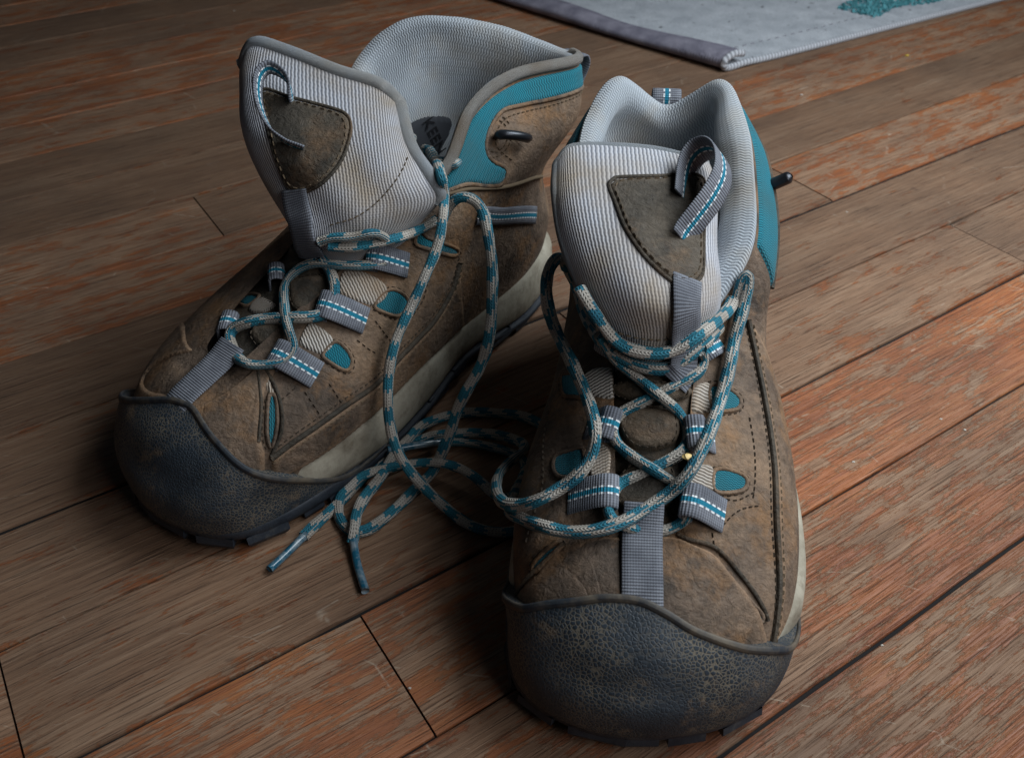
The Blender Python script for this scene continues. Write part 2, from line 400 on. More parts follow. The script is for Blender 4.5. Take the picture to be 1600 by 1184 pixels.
class Surf:
    """tensor Catmull-Rom surface through control points (ns, nt, 3)"""

    def __init__(self, C, periodic, hint, ds=12, dt=12):
        self.C = np.asarray(C, float); self.per = periodic
        self.ns, self.nt = self.C.shape[:2]
        self.smax = self.ns if periodic else self.ns - 1
        self.tmax = self.nt - 1
        P = self.C
        if not periodic: P = np.concatenate([2 * P[:1] - P[1:2], P, 2 * P[-1:] - P[-2:-1]], 0)
        P = np.concatenate([2 * P[:, :1] - P[:, 1:2], P, 2 * P[:, -1:] - P[:, -2:-1]], 1)
        self.P = P; self.sgn = 1.0
        self.gi, self.gj = int(self.smax * ds) + (0 if periodic else 1), int(self.tmax * dt) + 1
        s = np.arange(self.gi) / ds; t = np.arange(self.gj) / dt
        self.S, self.T = np.meshgrid(s, t, indexing='ij')
        self.G = self.pos(self.S, self.T)
        mid = self.pos(np.array(hint[0]), np.array(hint[1])); n = self.nrm(np.array(hint[0]), np.array(hint[1]))
        if n @ np.asarray(hint[2]) < 0: self.sgn = -1.0
        self.F = grid_faces(self.gi, self.gj, periodic, self.sgn < 0)
        self.bvh = BVHTree.FromPolygons([tuple(v) for v in self.G.reshape(-1, 3)], self.F)
        self.ds, self.dt = ds, dt

    def pos(self, s, t):
        s = np.asarray(s, float); t = np.clip(np.asarray(t, float), 0, self.tmax - 1e-9)
        if self.per: s = np.mod(s, self.ns)
        else: s = np.clip(s, 0, self.smax - 1e-9)
        i = np.floor(s).astype(int); j = np.floor(t).astype(int)
        ws, wt = cr_w(s - i), cr_w(t - j); out = 0
        for a in range(4):
            ia = (i + a - 1) % self.ns if self.per else i + a
            for b in range(4):
                out = out + (ws[..., a] * wt[..., b])[..., None] * self.P[ia, j + b]
        return out

    def nrm(self, s, t):
        e = 0.02
        a = self.pos(s + e, t) - self.pos(s - e, t)
        b = self.pos(s, np.minimum(t + e, self.tmax)) - self.pos(s, np.maximum(t - e, 0))
        n = np.cross(a, b); return self.sgn * n / (np.linalg.norm(n, axis=-1, keepdims=True) + 1e-12)

    def pick(self, u, v):
        d = ray(u, v)
        loc, n, fi, dist = self.bvh.ray_cast(Vector(ORG), Vector(d))
        if loc is None:
            # nearest surface point to the ray
            best = None
            for q in np.linspace(0.25, 0.75, 60):
                l, nn, f2, dd = self.bvh.find_nearest(Vector(ORG + d * q))
                if best is None or dd < best[0]: best = (dd, l, f2)
            loc, fi = best[1], best[2]
        i, j = divmod(fi, self.gj - 1)
        s, t = (i + .5) / self.ds, (j + .5) / self.dt; L = np.array(loc)
        for _ in range(4):
            e = 1e-3
            p0 = self.pos(s, t); a = (self.pos(s + e, t) - p0) / e; b = (self.pos(s, t + e) - p0) / e
            A = np.stack([a, b], 1); x, *_ = np.linalg.lstsq(A, L - p0, rcond=None)
            s += float(np.clip(x[0], -.2, .2)); t = float(np.clip(t + np.clip(x[1], -.2, .2), 0, self.tmax))
        return s, t

    def uvgrid(self):
        a = np.linalg.norm(np.diff(self.G, axis=0), axis=2).mean(1)
        b = np.linalg.norm(np.diff(self.G, axis=1), axis=2).mean(0)
        u = np.concatenate([[0], np.cumsum(a)])[:self.gi]; v = np.concatenate([[0], np.cumsum(b)])
        U, V = np.meshgrid(u, v, indexing='ij'); return np.stack([U, V], -1).reshape(-1, 2)


def tube(path, rad, nseg=10, closed=False, flat=1.0, upv=None, cap=True, u0=0.0):
    P = np.asarray(path, float); n = len(P)
    if closed: T = np.roll(P, -1, 0) - np.roll(P, 1, 0)
    else: T = np.gradient(P, axis=0)
    T /= np.linalg.norm(T, axis=1, keepdims=True) + 1e-12
    up = np.array([0.1, 0.2, 1.0]) if upv is None else np.asarray(upv, float)
    N = np.zeros_like(P); a = up - T[0] * (up @ T[0])
    if np.linalg.norm(a) < 1e-4: a = np.cross(T[0], [1, 0, 0])
    N[0] = a / np.linalg.norm(a)
    for i in range(1, n):
        a = N[i - 1] - T[i] * (N[i - 1] @ T[i]); N[i] = a / (np.linalg.norm(a) + 1e-12)
    B = np.cross(T, N)
    L = np.concatenate([[0], np.cumsum(np.linalg.norm(np.diff(P, axis=0), axis=1))])
    r = np.broadcast_to(np.asarray(rad, float), (n,))
    nu = nseg + 1
    th = np.linspace(0, 2 * math.pi, nu)
    V = P[:, None, :] + r[:, None, None] * (np.cos(th)[None, :, None] * N[:, None, :] * flat + np.sin(th)[None, :, None] * B[:, None, :])
    UV = np.stack(np.broadcast_arrays(th[None, :] / (2 * math.pi), L[:, None] + u0), -1).reshape(-1, 2)
    V = V.reshape(-1, 3); F = grid_faces(n, nu)
    if closed:
        F += [((n - 1) * nu + j, j, j + 1, (n - 1) * nu + j + 1) for j in range(nu - 1)]
    elif cap:
        F += [tuple(range(nu - 1))[::-1], tuple((n - 1) * nu + j for j in range(nu - 1))]
    return V, F, UV


def ribbon(path, wvec, width, thick):
    """strap: path (n,3), wvec (n,3) across; closed rectangular section with rounded edges; u across, v along"""
    P = np.asarray(path, float); n = len(P)
    T = np.gradient(P, axis=0); T /= np.linalg.norm(T, axis=1, keepdims=True) + 1e-12
    W = np.broadcast_to(np.asarray(wvec, float), P.shape).copy()
    W -= T * np.sum(W * T, 1, keepdims=True); W /= np.linalg.norm(W, axis=1, keepdims=True) + 1e-12
    N = np.cross(T, W)
    L = np.concatenate([[0], np.cumsum(np.linalg.norm(np.diff(P, axis=0), axis=1))])
    w = np.broadcast_to(np.asarray(width, float), (n,)) / 2
    k = np.array([-1, -.95, -.6, -.3, 0, .3, .6, .95, 1])
    h = np.array([0, .42, .5, .5, .5, .5, .5, .42, 0]) * thick
    kk = np.concatenate([k, k[::-1][1:-1], ]); hh = np.concatenate([h, -h[::-1][1:-1]])
    m = len(kk)
    V = P[:, None] + (w[:, None] * kk[None])[..., None] * W[:, None] + hh[None, :, None] * N[:, None]
    UV = np.stack(np.broadcast_arrays(w[:, None] * kk[None], L[:, None]), -1).reshape(-1, 2)
    F = []
    for i in range(n - 1):
        for j in range(m):
            j2 = (j + 1) % m; F.append((i * m + j, i * m + j2, (i + 1) * m + j2, (i + 1) * m + j))
    F += [tuple(range(m))[::-1], tuple((n - 1) * m + j for j in range(m))]
    return V.reshape(-1, 3), F, UV


def tag(o, label, cat, group=None):
    o['label'] = label; o['category'] = cat
    if group: o['group'] = group
    return o


# ------------------------------------------------------------------ floor boards
A1 = math.radians(56.6)
D1 = np.array([math.sin(A1), math.cos(A1), 0]); D2 = np.array([-D1[1], D1[0], 0])


def build_floor():
    base = link('floor', [(-1.6, -.4, -.0022), (2.2, -.4, -.0022), (2.2, 3.0, -.0022), (-1.6, 3.0, -.0022)], [(0, 1, 2, 3)], 'joint', smooth=False)
    base['kind'] = 'structure'
    W = 0.0728; v0 = 0.1065
    joints = {1: [0.080], 2: [-0.067, 0.62], 4: [0.574], 7: [0.145], 0: [0.55], 3: [-0.35, 0.30]}
    rng = random.Random(3)
    for k in range(-6, 26):
        a = v0 + (k) * W + (0.0022 if k >= 4 else 0) * 1.0
        lo = a + 0.0006; hi = a + W - 0.0006
        if k in (0, 2): lo += 0.0008
        js = joints.get(k)
        if js is None: js = [rng.uniform(-.6, -.2), rng.uniform(.75, 1.3)]
        ends = [-1.0] + sorted(js) + [2.2]
        for e0, e1 in zip(ends[:-1], ends[1:]):
            # skip boards that cannot be seen
            e0 += 0.0005; e1 -= 0.0005
            n = 40; us = np.linspace(e0, e1, n); V = []; F = []; UV = []
            dz = rng.uniform(-.0004, .0004)
            ph = rng.uniform(0, 6)
            prof = [(lo + .0002, -.018), (lo, -.0010), (lo + .0003, -.0003), (lo + .0010, 0), ((lo + hi) / 2, .0001),
                    (hi - .0010, 0), (hi - .0003, -.0003), (hi, -.0010), (hi - .0002, -.018)]
            m = len(prof)
            for i, u in enumerate(us):
                w1 = 0.00025 * math.sin(u * 41 + ph) + 0.0002 * math.sin(u * 97 + 2 * ph)
                for j, (v, z) in enumerate(prof):
                    vv = v + (w1 if j < 3 else (-w1 if j > 5 else 0))
                    zz = z + dz - (0.0010 if i in (0, n - 1) and 0 < j < m - 1 else 0)
                    q = D1 * u + D2 * vv; V.append((q[0], q[1], zz)); UV.append((u, v - a))
            F = grid_faces(n, m, flip=True)
            F += [tuple(range(m)), tuple((n - 1) * m + j for j in range(m))[::-1]]
            link('plank', V, F, 'wood', base, UV, smooth=False)
    return base


floor = build_floor()


# ------------------------------------------------------------------ boots
# control stations in centimetres: X from heel to toe, Y towards the outer side, Z up
ST = [
    [(0.6, 0, 3.5), (-0.1, 0, 6), (.3, 0, 9.5), (.8, 0, 13), (.5, 0, 16)],
    [(1.5, 2.8, 3.5), (1.1, 3.0, 6), (1.7, 2.9, 9.5), (2.0, 3.3, 13), (1.6, 3.6, 16.5)],
    [(5, 4.3, 3.5), (5, 4.5, 6), (5, 4.2, 9.5), (5, 4.5, 13), (4.6, 4.9, 16.2)],
    [(9, 4.9, 3.5), (9.2, 5.0, 6), (9, 4.7, 9), (8.6, 4.7, 12), (8, 4.8, 14.8)],
    [(12.5, 5.5, 3.5), (12.8, 5.5, 6), (13, 5.0, 8.5), (12.2, 4.6, 11), (11.5, 4.2, 13)],
    [(16, 6.2, 3.5), (16, 5.95, 6), (16, 5.1, 8.3), (15.6, 3.9, 10.1), (15.3, 2.2, 11.5)],
    [(20, 6.4, 3.4), (19.8, 6.1, 5.8), (19.3, 4.9, 7.8), (19.0, 3.3, 9.15), (18.8, 1.2, 10.2)],
    [(24.2, 6.2, 3.3), (23.6, 5.75, 5.5), (22.8, 4.4, 7.2), (22.4, 3.0, 8.1), (22.2, 1.0, 8.95)],
    [(27.5, 5.0, 3.2), (26.8, 4.5, 5.2), (25.7, 3.2, 6.6), (25.1, 2.1, 7.3), (24.7, .8, 7.85)],
    [(29.5, 2.8, 3), (28.8, 2.4, 5), (27.5, 1.6, 6.4), (26.2, 1.1, 6.95), (25.2, .7, 7.25)],
    [(30.3, -.3, 3), (29.6, -.3, 5.0), (28.2, -.3, 6.4), (26.6, -.3, 6.95), (25.4, -.3, 7.25)],
    [(30.0, -3, 3), (29.2, -2.7, 5), (27.9, -2.1, 6.4), (26.4, -1.6, 6.95), (25.3, -1.2, 7.25)],
    [(28.6, -5.0, 3.1), (27.8, -4.6, 5.2), (26.5, -3.5, 6.6), (25.4, -2.6, 7.3), (24.8, -1.8, 7.75)],
    [(25.2, -6.1, 3.2), (24.6, -6.0, 5.5), (23.3, -4.6, 7.2), (22.6, -3.3, 8.1), (22.2, -2.1, 8.75)],
    [(21, -6.2, 3.4), (20.5, -6.05, 5.8), (19.7, -4.9, 7.9), (19.2, -3.6, 9.2), (18.8, -2.4, 10.0)],
    [(16.5, -5.5, 3.5), (16.3, -5.4, 6), (16, -4.9, 8.4), (15.7, -4.0, 10.1), (15.4, -3.0, 11.4)],
    [(12.5, -4.8, 3.5), (12.8, -5.0, 6), (12.8, -4.9, 8.5), (12.2, -4.5, 11), (11.5, -4.2, 13)],
    [(9, -4.5, 3.5), (9.2, -4.7, 6), (9, -4.6, 9), (8.6, -4.6, 12), (8, -4.6, 14.8)],
    [(5, -4.1, 3.5), (5, -4.3, 6), (5, -4.1, 9.5), (5, -4.4, 13), (4.6, -4.7, 16.2)],
    [(1.5, -2.6, 3.5), (1.1, -2.8, 6), (1.7, -2.7, 9.5), (2.0, -3.0, 13), (1.6, -3.3, 16.5)],
]
# sole outline, X Y
SOLE = [(-.2, 0), (.7, 2.9), (4.6, 4.6), (9, 5.2), (12.6, 5.8), (16.3, 6.7), (20.2, 7.0), (24.3, 6.7), (27.9, 5.4), (30.1, 3.0),
        (31.1, -.4), (30.7, -3.3), (29.1, -5.4), (25.4, -6.2), (21, -6.25), (16.3, -5.55), (12.4, -4.85), (9, -4.55), (4.7, -4.2), (.8, -2.8)]

RIGHT = dict(
    heel=(.092, .494), toe=(.054, .186), mirror=1, name='hiking_boot',
    over={0: [(.9, -.2, 12.6), (1.3, -.5, 15.0)], 1: [(1.8, 3.5, 13.6), (1.8, 2.3, 16.6)], 2: [(5, 5.0, 13.4), (4.6, 3.5, 15.9)],
          3: [(9, 5.3, 12.5), (8.8, 3.8, 14.9)], 4: [(12.8, 4.8, 11.2), (12.7, 3.7, 13.3)],
          19: [(2.0, -3.9, 13.6), (2.0, -3.3, 16.6)], 18: [(5, -5.7, 13.2), (4.8, -4.8, 15.6)], 17: [(8.6, -5.6, 12.2), (8.4, -5.0, 14.2)]},
    tongue=[[(868, 252, 16.8), (895, 226, 17.3), (970, 225, 17.3), (1035, 232, 17.1), (1100, 250, 16.6), (9.6, 1.2, 16.1, 0), (8.6, 1.0, 15.4, 0)],
            [(866, 300, 16.3), (900, 300, 16.6), (975, 300, 16.6), (1045, 300, 16.4), (1112, 310, 15.8), (11.2, 1.6, 15.1, 0), (9.8, 1.4, 14.2, 0)],
            [(875, 370, 15.2), (915, 380, 15.5), (985, 390, 15.6), (1050, 390, 15.3), (1112, 390, 14.6), (13.2, 1.8, 13.7, 0), (11.5, 1.7, 12.6, 0)],
            [(900, 440, 14), (940, 455, 14.2), (1000, 470, 14.3), (1060, 475, 14), (1115, 465, 13.3), (15.0, 2.1, 12.3, 0), (13.2, 2.2, 11.3, 0)],
            [(930, 505, 12.3), (965, 520, 12.4), (1010, 530, 12.4), (1060, 530, 12.2), (1100, 515, 11.8), (15.6, 2.2, 10.6, 0), (14.3, 3.0, 10.2, 0)]],
)
LEFT = dict(
    heel=(.010, .552), toe=(-.185, .315), mirror=-1, name='hiking_boot',
    over={0: [(.0, -1.2, 13), (-.3, -1.9, 15.9)], 19: [(.4, -4.3, 13), (.5, -4.1, 15.9)], 18: [(4.9, -4.8, 12.9), (5.1, -3.1, 16.1)],
          17: [(8.8, -4.7, 12.1), (8.9, -3.3, 15.5)], 16: [(12.4, -4.7, 11.0), (11.9, -4.0, 13.4)],
          1: [(2.0, 3.0, 13.4), (1.4, 2.4, 16.9)], 2: [(5, 5.2, 13.4), (4.0, 6.3, 16.9)], 3: [(8.6, 5.8, 12), (7.4, 7.6, 15.0)],
          4: [(12, 5.2, 10.8), (11.2, 5.4, 12.6)]},
    tongue=[[(625, 158, 16.9), (594, 130, 17.7), (525, 108, 18.2), (450, 78, 18.7), (402, 64, 18.9), (15.2, 7.0, 18.4, 0), (15.6, 7.3, 17.4, 0)],
            [(642, 225, 15.5), (600, 205, 16.2), (530, 190, 16.6), (450, 160, 17.2), (392, 130, 17.6), (16.4, 6.3, 17.4, 0), (15.5, 7.2, 17.0, 0)],
            [(672, 272, 14.3), (610, 280, 14.6), (545, 265, 15), (470, 240, 15.6), (410, 215, 16), (18.3, 4.0, 16.0, 0), (17, 6, 15.8, 0)],
            [(690, 310, 13), (620, 325, 13.2), (550, 330, 13.5), (490, 310, 13.8), (440, 290, 14), (18.7, 2.8, 14.0, 0), (17.2, 4.8, 13.8, 0)],
            [(655, 352, 11.4), (600, 372, 11.5), (545, 380, 11.7), (500, 375, 12), (472, 370, 12), (18.7, .8, 11.4, 0), (16.8, 2.6, 11.0, 0)]],
)
TONGUE_LOW = [
    [(17.0, -3.4, 8.7), (18.4, -2.2, 9.7), (19.2, -1.2, 9.95), (19.4, -.3, 10.0), (19.2, .6, 9.95), (18.4, 1.7, 9.7), (17.2, 2.8, 9.3)],
    [(21.4, -3.2, 7.1), (22.1, -2.1, 8.0), (22.4, -1.2, 8.25), (22.5, -.4, 8.3), (22.4, .4, 8.25), (22.1, 1.4, 8.1), (21.5, 2.5, 7.8)],
    [(25.5, -1.8, 6.4), (25.6, -1.4, 6.5), (25.7, -.9, 6.6), (25.8, -.4, 6.6), (25.7, .1, 6.6), (25.6, .6, 6.5), (25.5, 1.1, 6.4)],
]


class Boot:
    def __init__(self, cfg, label):
        self.cfg = cfg
        self.h = np.array(cfg['heel'] + (0,)); f = np.array(cfg['toe'] + (0,)) - self.h; f /= np.linalg.norm(f)
        self.f = f; self.l = np.array([-f[1], f[0], 0]) * cfg['mirror']
        e = bpy.data.objects.new(cfg['name'], None); COL.objects.link(e)
        mid = self.w([(15, 0, 0)])[0]; e.location = tuple(mid); e['_org'] = [float(x) for x in mid]
        tag(e, label, 'boot', 'pair of hiking boots'); self.e = e
        e.empty_display_size = .05
        self.stitches = {'thread': [], 'thread_tan': []}
        self.build()

    def w(self, P):
        P = np.asarray(P, float) / 100.0
        return self.h + P[..., :1] * self.f + P[..., 1:2] * self.l + P[..., 2:3] * np.array([0, 0, 1.0])

    def spring(self, P):
        P = np.array(P, float); x = np.clip(P[..., 0] - 24, 0, None)
        P[..., 2] += 0.014 * x * x
        return P

    # -------------------------------------------------------------- main bodies
    def build(self):
        C = np.array(ST, float)
        for k, (a, b) in self.cfg['over'].items(): C[k, 3] = a; C[k, 4] = b
        low = C[:, 0].copy(); low[:, 2] = 1.6
        C = np.concatenate([low[:, None], C], 1)          # t=0 low, 1 feather ... 5 top
        self.loc = C
        up = self.upper = Surf(self.w(C), True, (5.0, 2.0, self.l))
        o = link('upper', up.G.reshape(-1, 3), up.F, 'leather', self.e, up.uvgrid()); self.upper_o = o
        self.build_sole(); self.build_lining(); self.build_tongue()

    def ring(self, z, out, bottom=None):
        s = cr_curve(np.array(SOLE), 240, True)
        d = np.roll(s, -1, 0) - np.roll(s, 1, 0); n = np.stack([d[:, 1], -d[:, 0]], 1) * -1
        n /= np.linalg.norm(n, axis=1, keepdims=True)
        c = s.mean(0)
        if ((s - c) * n).sum() < 0: n = -n
        q = s + n * out
        return np.column_stack([q, np.full(len(q), z) if np.isscalar(z) else z])

    def build_sole(self):
        n = 240
        # arch lift of the midsole underside between heel and ball
        base = self.ring(0, 0); X = base[:, 0]
        arch = 0.9 * np.exp(-((X - 11.5) / 3.2) ** 2)
        prof = [(4.1, -.75), (4.05, -.35), (3.8, -.08), (3.3, .06), (2.5, .12), (1.9, .05), (1.35, -.12), (1.2, -.5)]
        R = []
        for k, (z, out) in enumerate(prof):
            zz = np.full(n, z); zz = zz + arch * (0.9 if k >= 5 else (0.5 if k == 4 else 0))
            if k >= 4: zz = zz - (z * .42) * (1 - np.clip((X - 20) / 4, 0, 1)) * min(1, (k - 3) / 2)
            zz -= 0.55 * np.clip((X - 21) / 9, 0, 1) * (1 if k < 4 else 0.3)
            R.append(self.ring(zz, out - .55 * np.clip((X - 25.2) / 1.6, 0, 1)[:, None]))
        V = self.w(self.spring(np.array(R))).transpose(1, 0, 2)          # n, k, 3
        F = grid_faces(n, len(prof), True, self.cfg['mirror'] < 0)
        self.mid_o = link('midsole', V.reshape(-1, 3), F, 'midsole', self.e)
        # outsole slab + lugs
        prof = [(1.36, -.6), (1.38, .10), (1.2, .22), (.75, .2), (.5, .08), (.45, -.5), (.45, -3.0)]
        kz = .55 + .45 * np.clip((X - 20) / 4, 0, 1)
        R = [self.ring(np.maximum(z * kz, .38) + arch * .85, out) for z, out in prof]
        V = self.w(self.spring(np.array(R))).transpose(1, 0, 2)
        F = grid_faces(n, len(prof), True, self.cfg['mirror'] < 0)
        so = link('outsole', V.reshape(-1, 3), F, 'rubber_smooth', self.e); self.sole_o = so
        # lugs round the rim
        s = self.ring(0, 0.0); d = np.roll(s, -1, 0) - np.roll(s, 1, 0); d /= np.linalg.norm(d[:, :2], axis=1, keepdims=True)
        L = np.concatenate([[0], np.cumsum(np.linalg.norm(np.diff(s, axis=0), axis=1))])
        q = 0.6; rng = random.Random(5)
        inw = np.stack([-d[:, 1], d[:, 0], 0 * d[:, 0]], 1)
        c = s.mean(0)
        if ((c - s) * inw).sum() < 0: inw = -inw
        while q < L[-1] - 1.2:
            i = int(np.searchsorted(L, q)); w = rng.uniform(1.1, 2.5); dep = rng.uniform(1.6, 2.2); oj = rng.uniform(-.08, .12)
            a = s[i]; T = d[i]; N = inw[i]
            ar = 0.9 * .85 * math.exp(-((a[0] - 11.5) / 3.2) ** 2)
            P = []
            for (z, tt, o0, o1) in ((.75 + ar, .5, -.10 + oj, dep), (.3 + ar, .5, -.18 + oj, dep), (0.0 + ar, .44, -.04 + oj, dep - .15)):
                for (st, oo) in ((-tt, o0), (tt, o0), (tt * .8, o1), (-tt * .8, o1)):
                    b = a + T * st * w + N * oo; P.append((b[0], b[1], z))
            P = self.w(self.spring(np.array(P)))
            F = [(8, 9, 10, 11)]
            for r in (0, 4):
                for k in range(4): F.append((r + k, r + (k + 1) % 4, r + 4 + (k + 1) % 4, r + 4 + k))
            link('tread_lug', P, F, 'rubber_smooth', so, smooth=False)
            q += w + rng.uniform(.25, .5)

    def build_lining(self):
        idx = [15, 16, 17, 18, 19, 0, 1, 2, 3, 4, 5]
        C = self.loc; R = []
        ax = np.array([6.5, -.3 if self.cfg['mirror'] > 0 else 1.2])
        for k in idx:
            p4 = C[k, 5]; i2 = ax - p4[:2]
            if k in (4, 5, 15, 16): i2 = np.array([-1.0, -3.0 * np.sign(p4[1])])
            th = 1.5 if (self.cfg['mirror'] > 0 and k in (2, 3, 4, 5)) else 1.0
            i2 = np.append(i2 / np.linalg.norm(i2), 0) * th; z = np.array([0, 0, 1.0])
            lerp = lambda t: C[k, int(t)] * (1 - t % 1) + C[k, min(int(t) + 1, 5)] * (t % 1)
            rows = [lerp(4.99) + i2 * .02, p4 + i2 * .02 + z * .14, p4 + i2 * .15 + z * .42, p4 + i2 * .75 + z * .22,
                    p4 + i2 * 1.15 - z * .7, lerp(4.2) + i2 * 1.15, lerp(3.2) + i2 * .95, lerp(2.2) + i2 * .8, C[k, 1] * [1, 1, 1.2] + i2 * 1.0]
            R.append(rows)
        R = np.array(R)
        ln = self.lining = Surf(self.w(R), False, (5.0, 5.0, self.f))
        uv = ln.uvgrid()
        LN = ln.nrm(ln.S, ln.T); wob = np.array([mnoise.noise(Vector(q * 42)) + .5 * mnoise.noise(Vector(q * 95)) for q in ln.G.reshape(-1, 3)]).reshape(ln.gi, ln.gj)
        LG = ln.G + LN * (.0009 * wob * np.clip((ln.T - 1.2) / 1.0, 0, 1))[..., None]
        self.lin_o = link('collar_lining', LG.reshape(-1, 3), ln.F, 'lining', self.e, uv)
        # insole
        s = cr_curve(np.array(SOLE) * .9 + [1.2, 0], 80, True)
        P = np.column_stack([s, np.full(80, 4.25)])
        link('insole', self.w(P), [tuple(range(80))], 'insole', self.e)

    def build_tongue(self):
        rows = []
        for r in self.cfg['tongue']:
            rows.append([self.w([q[:3]])[0] if len(q) == 4 else at(q[0], q[1], q[2] / 100) for q in r])
        for r in TONGUE_LOW: rows.append(list(self.w(r)))
        C = np.array(rows).transpose(1, 0, 2)               # s: inner -> outer side, t: top -> toe
        tg = self.tongue = Surf(C, False, (3.0, 2.0, self.f + np.array([0, 0, .6])), 16, 14)
        # pillow body: front grid + back grid
        n, m = tg.gi, tg.gj
        N = tg.nrm(tg.S, tg.T)
        ss = tg.S / tg.smax; tt = tg.T / tg.tmax
        ed = np.minimum(np.minimum(ss, 1 - ss) * 6.0, tt * tg.tmax * 1.2)
        prof = np.sqrt(np.clip(ed, 0, .35) / .35)
        thick = 0.011 * np.clip(1 - (tt - .45) / .3, 0.25, 1)
        wob = np.array([mnoise.noise(Vector(q * 38)) for q in tg.G.reshape(-1, 3)]).reshape(n, m)
        front = tg.G + N * (prof * (.0010 + .0007 * wob))[..., None]
        back = tg.G - N * (0.0004 + prof * thick)[..., None]
        uv = tg.uvgrid()
        V = np.vstack([front.reshape(-1, 3), back.reshape(-1, 3)])
        F = tg.F + [tuple(i + n * m for i in f[::-1]) for f in tg.F]
        # stitch the rim
        rim = [(i, 0) for i in range(n)] + [(n - 1, j) for j in range(1, m)] + [(i, m - 1) for i in range(n - 2, -1, -1)] + [(0, j) for j in range(m - 2, 0, -1)]
        rid = [i * m + j for i, j in rim]
        for a, b in zip(rid, rid[1:] + rid[:1]):
            q = (a, b, b + n * m, a + n * m); F.append(q if tg.sgn < 0 else q[::-1])
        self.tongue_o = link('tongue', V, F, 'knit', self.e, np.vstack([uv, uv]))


bootR = Boot(RIGHT, 'brown boot at the right with its toe pointing straight to the viewer')
bootL = Boot(LEFT, 'brown boot at the left with its toe turned to the left')


# ------------------------------------------------------------------ boot details
KS, KT = 3.4, 2.4           # rough centimetres per station / row, for flattening (s, t)


def unwrap(st, ns):
    st = np.array(st, float)
    for i in range(1, len(st)):
        while st[i, 0] - st[i - 1, 0] > ns / 2: st[i, 0] -= ns
        while st[i, 0] - st[i - 1, 0] < -ns / 2: st[i, 0] += ns
    return st


def picks(surf, px, n=None, closed=False):
    st = unwrap([surf.pick(u, v) for u, v in px], surf.ns if surf.per else 1e9)
    if n: st = cr_curve(st, n, closed)
    st[:, 1] = np.clip(st[:, 1], 0, surf.tmax)
    return st


def panel(boot, surf, st, name, mat, thick=.001, edge=.2, off=0.0, parent=None, step=.14, sink=.0004, uvrot=0):
    """raised patch on a surface; st: closed polygon in surface coordinates; edge in cm"""
    st = np.asarray(st, float)
    Q = st * [KS, KT]; Q = resample(Q, step, True)
    lo, hi = Q.min(0), Q.max(0)
    n = len(Q); E = [(i, (i + 1) % n) for i in range(n)]
    inner = []
    gx = np.arange(lo[0], hi[0], step); gy = np.arange(lo[1], hi[1], step)
    A, B = Q, np.roll(Q, -1, 0)

    def dist(p):
        d = B - A; tt = np.clip(((p - A) * d).sum(1) / ((d * d).sum(1) + 1e-12), 0, 1)
        return np.linalg.norm(A + d * tt[:, None] - p, axis=1).min()

    def inside(p):
        c = (A[:, 1] > p[1]) != (B[:, 1] > p[1])
        x = (B[:, 0] - A[:, 0]) * (p[1] - A[:, 1]) / (B[:, 1] - A[:, 1] + 1e-15) + A[:, 0]
        return (np.sum(c & (p[0] < x)) % 2) == 1
    for a, x in enumerate(gx):
        for y in gy + (step / 2 if a % 2 else 0):
            p = np.array([x, y])
            if inside(p) and dist(p) > step * .55: inner.append(p)
    allp = np.vstack([Q] + ([np.array(inner)] if inner else []))
    vs, es, fs, *_ = delaunay_2d_cdt([Vector(p) for p in allp], E, [list(range(n))], 1, 1e-7)
    vs = np.array([tuple(v) for v in vs]); S, T = vs[:, 0] / KS, vs[:, 1] / KT
    d = np.array([dist(p) for p in vs])
    if edge > 0: pr = np.sqrt(np.clip(1 - (1 - np.clip(d / edge, 0, 1)) ** 2, 0, 1))
    else: pr = np.ones(len(d))
    N = surf.nrm(S, T); P = surf.pos(S, T) + N * (off - sink + (thick + sink) * pr)[:, None]
    F = []
    for f in fs:
        a, b, c = P[f[0]], P[f[1]], P[f[2]]
        F.append(tuple(f) if np.cross(b - a, c - a) @ N[f[0]] > 0 else tuple(f[::-1]))
    uv = np.stack([S * KS, T * KT], 1) / 100
    if uvrot: uv = uv[:, ::-1]
    o = link(name, P, F, mat, parent or boot.e, uv); return o


def on(surf, st, lift=0.0):
    st = np.asarray(st, float); S, T = st[:, 0], st[:, 1]
    l = np.broadcast_to(np.asarray(lift, float), S.shape)
    return surf.pos(S, T) + surf.nrm(S, T) * l[:, None]


def bead(boot, surf, st, name, mat, r, lift=0.0, closed=True, parent=None):
    P = resample(on(surf, st, lift), .0012, closed)
    V, F, UV = tube(P, r, 8, closed); return link(name, V, F, mat, parent or boot.e, UV)


def stitch(boot, surf, st, kind='thread', pitch=.0034, ln=.0024, r=.00034, lift=.0001):
    P = on(surf, resample(cr_curve(st, 80), .02), lift); N = surf.nrm(*resample(cr_curve(st, 80), .02).T)
    Pr = resample(P, pitch)
    for a, b in zip(Pr[:-1], Pr[1:]):
        m = (a + b) / 2; t = (b - a) / (np.linalg.norm(b - a) + 1e-9)
        n = N[np.argmin(((P - m) ** 2).sum(1))]; w = np.cross(n, t); w /= np.linalg.norm(w) + 1e-9
        w = w + t * .15
        boot.stitches[kind].append((m, t * ln / 2, w * r, n * r * 1.5))


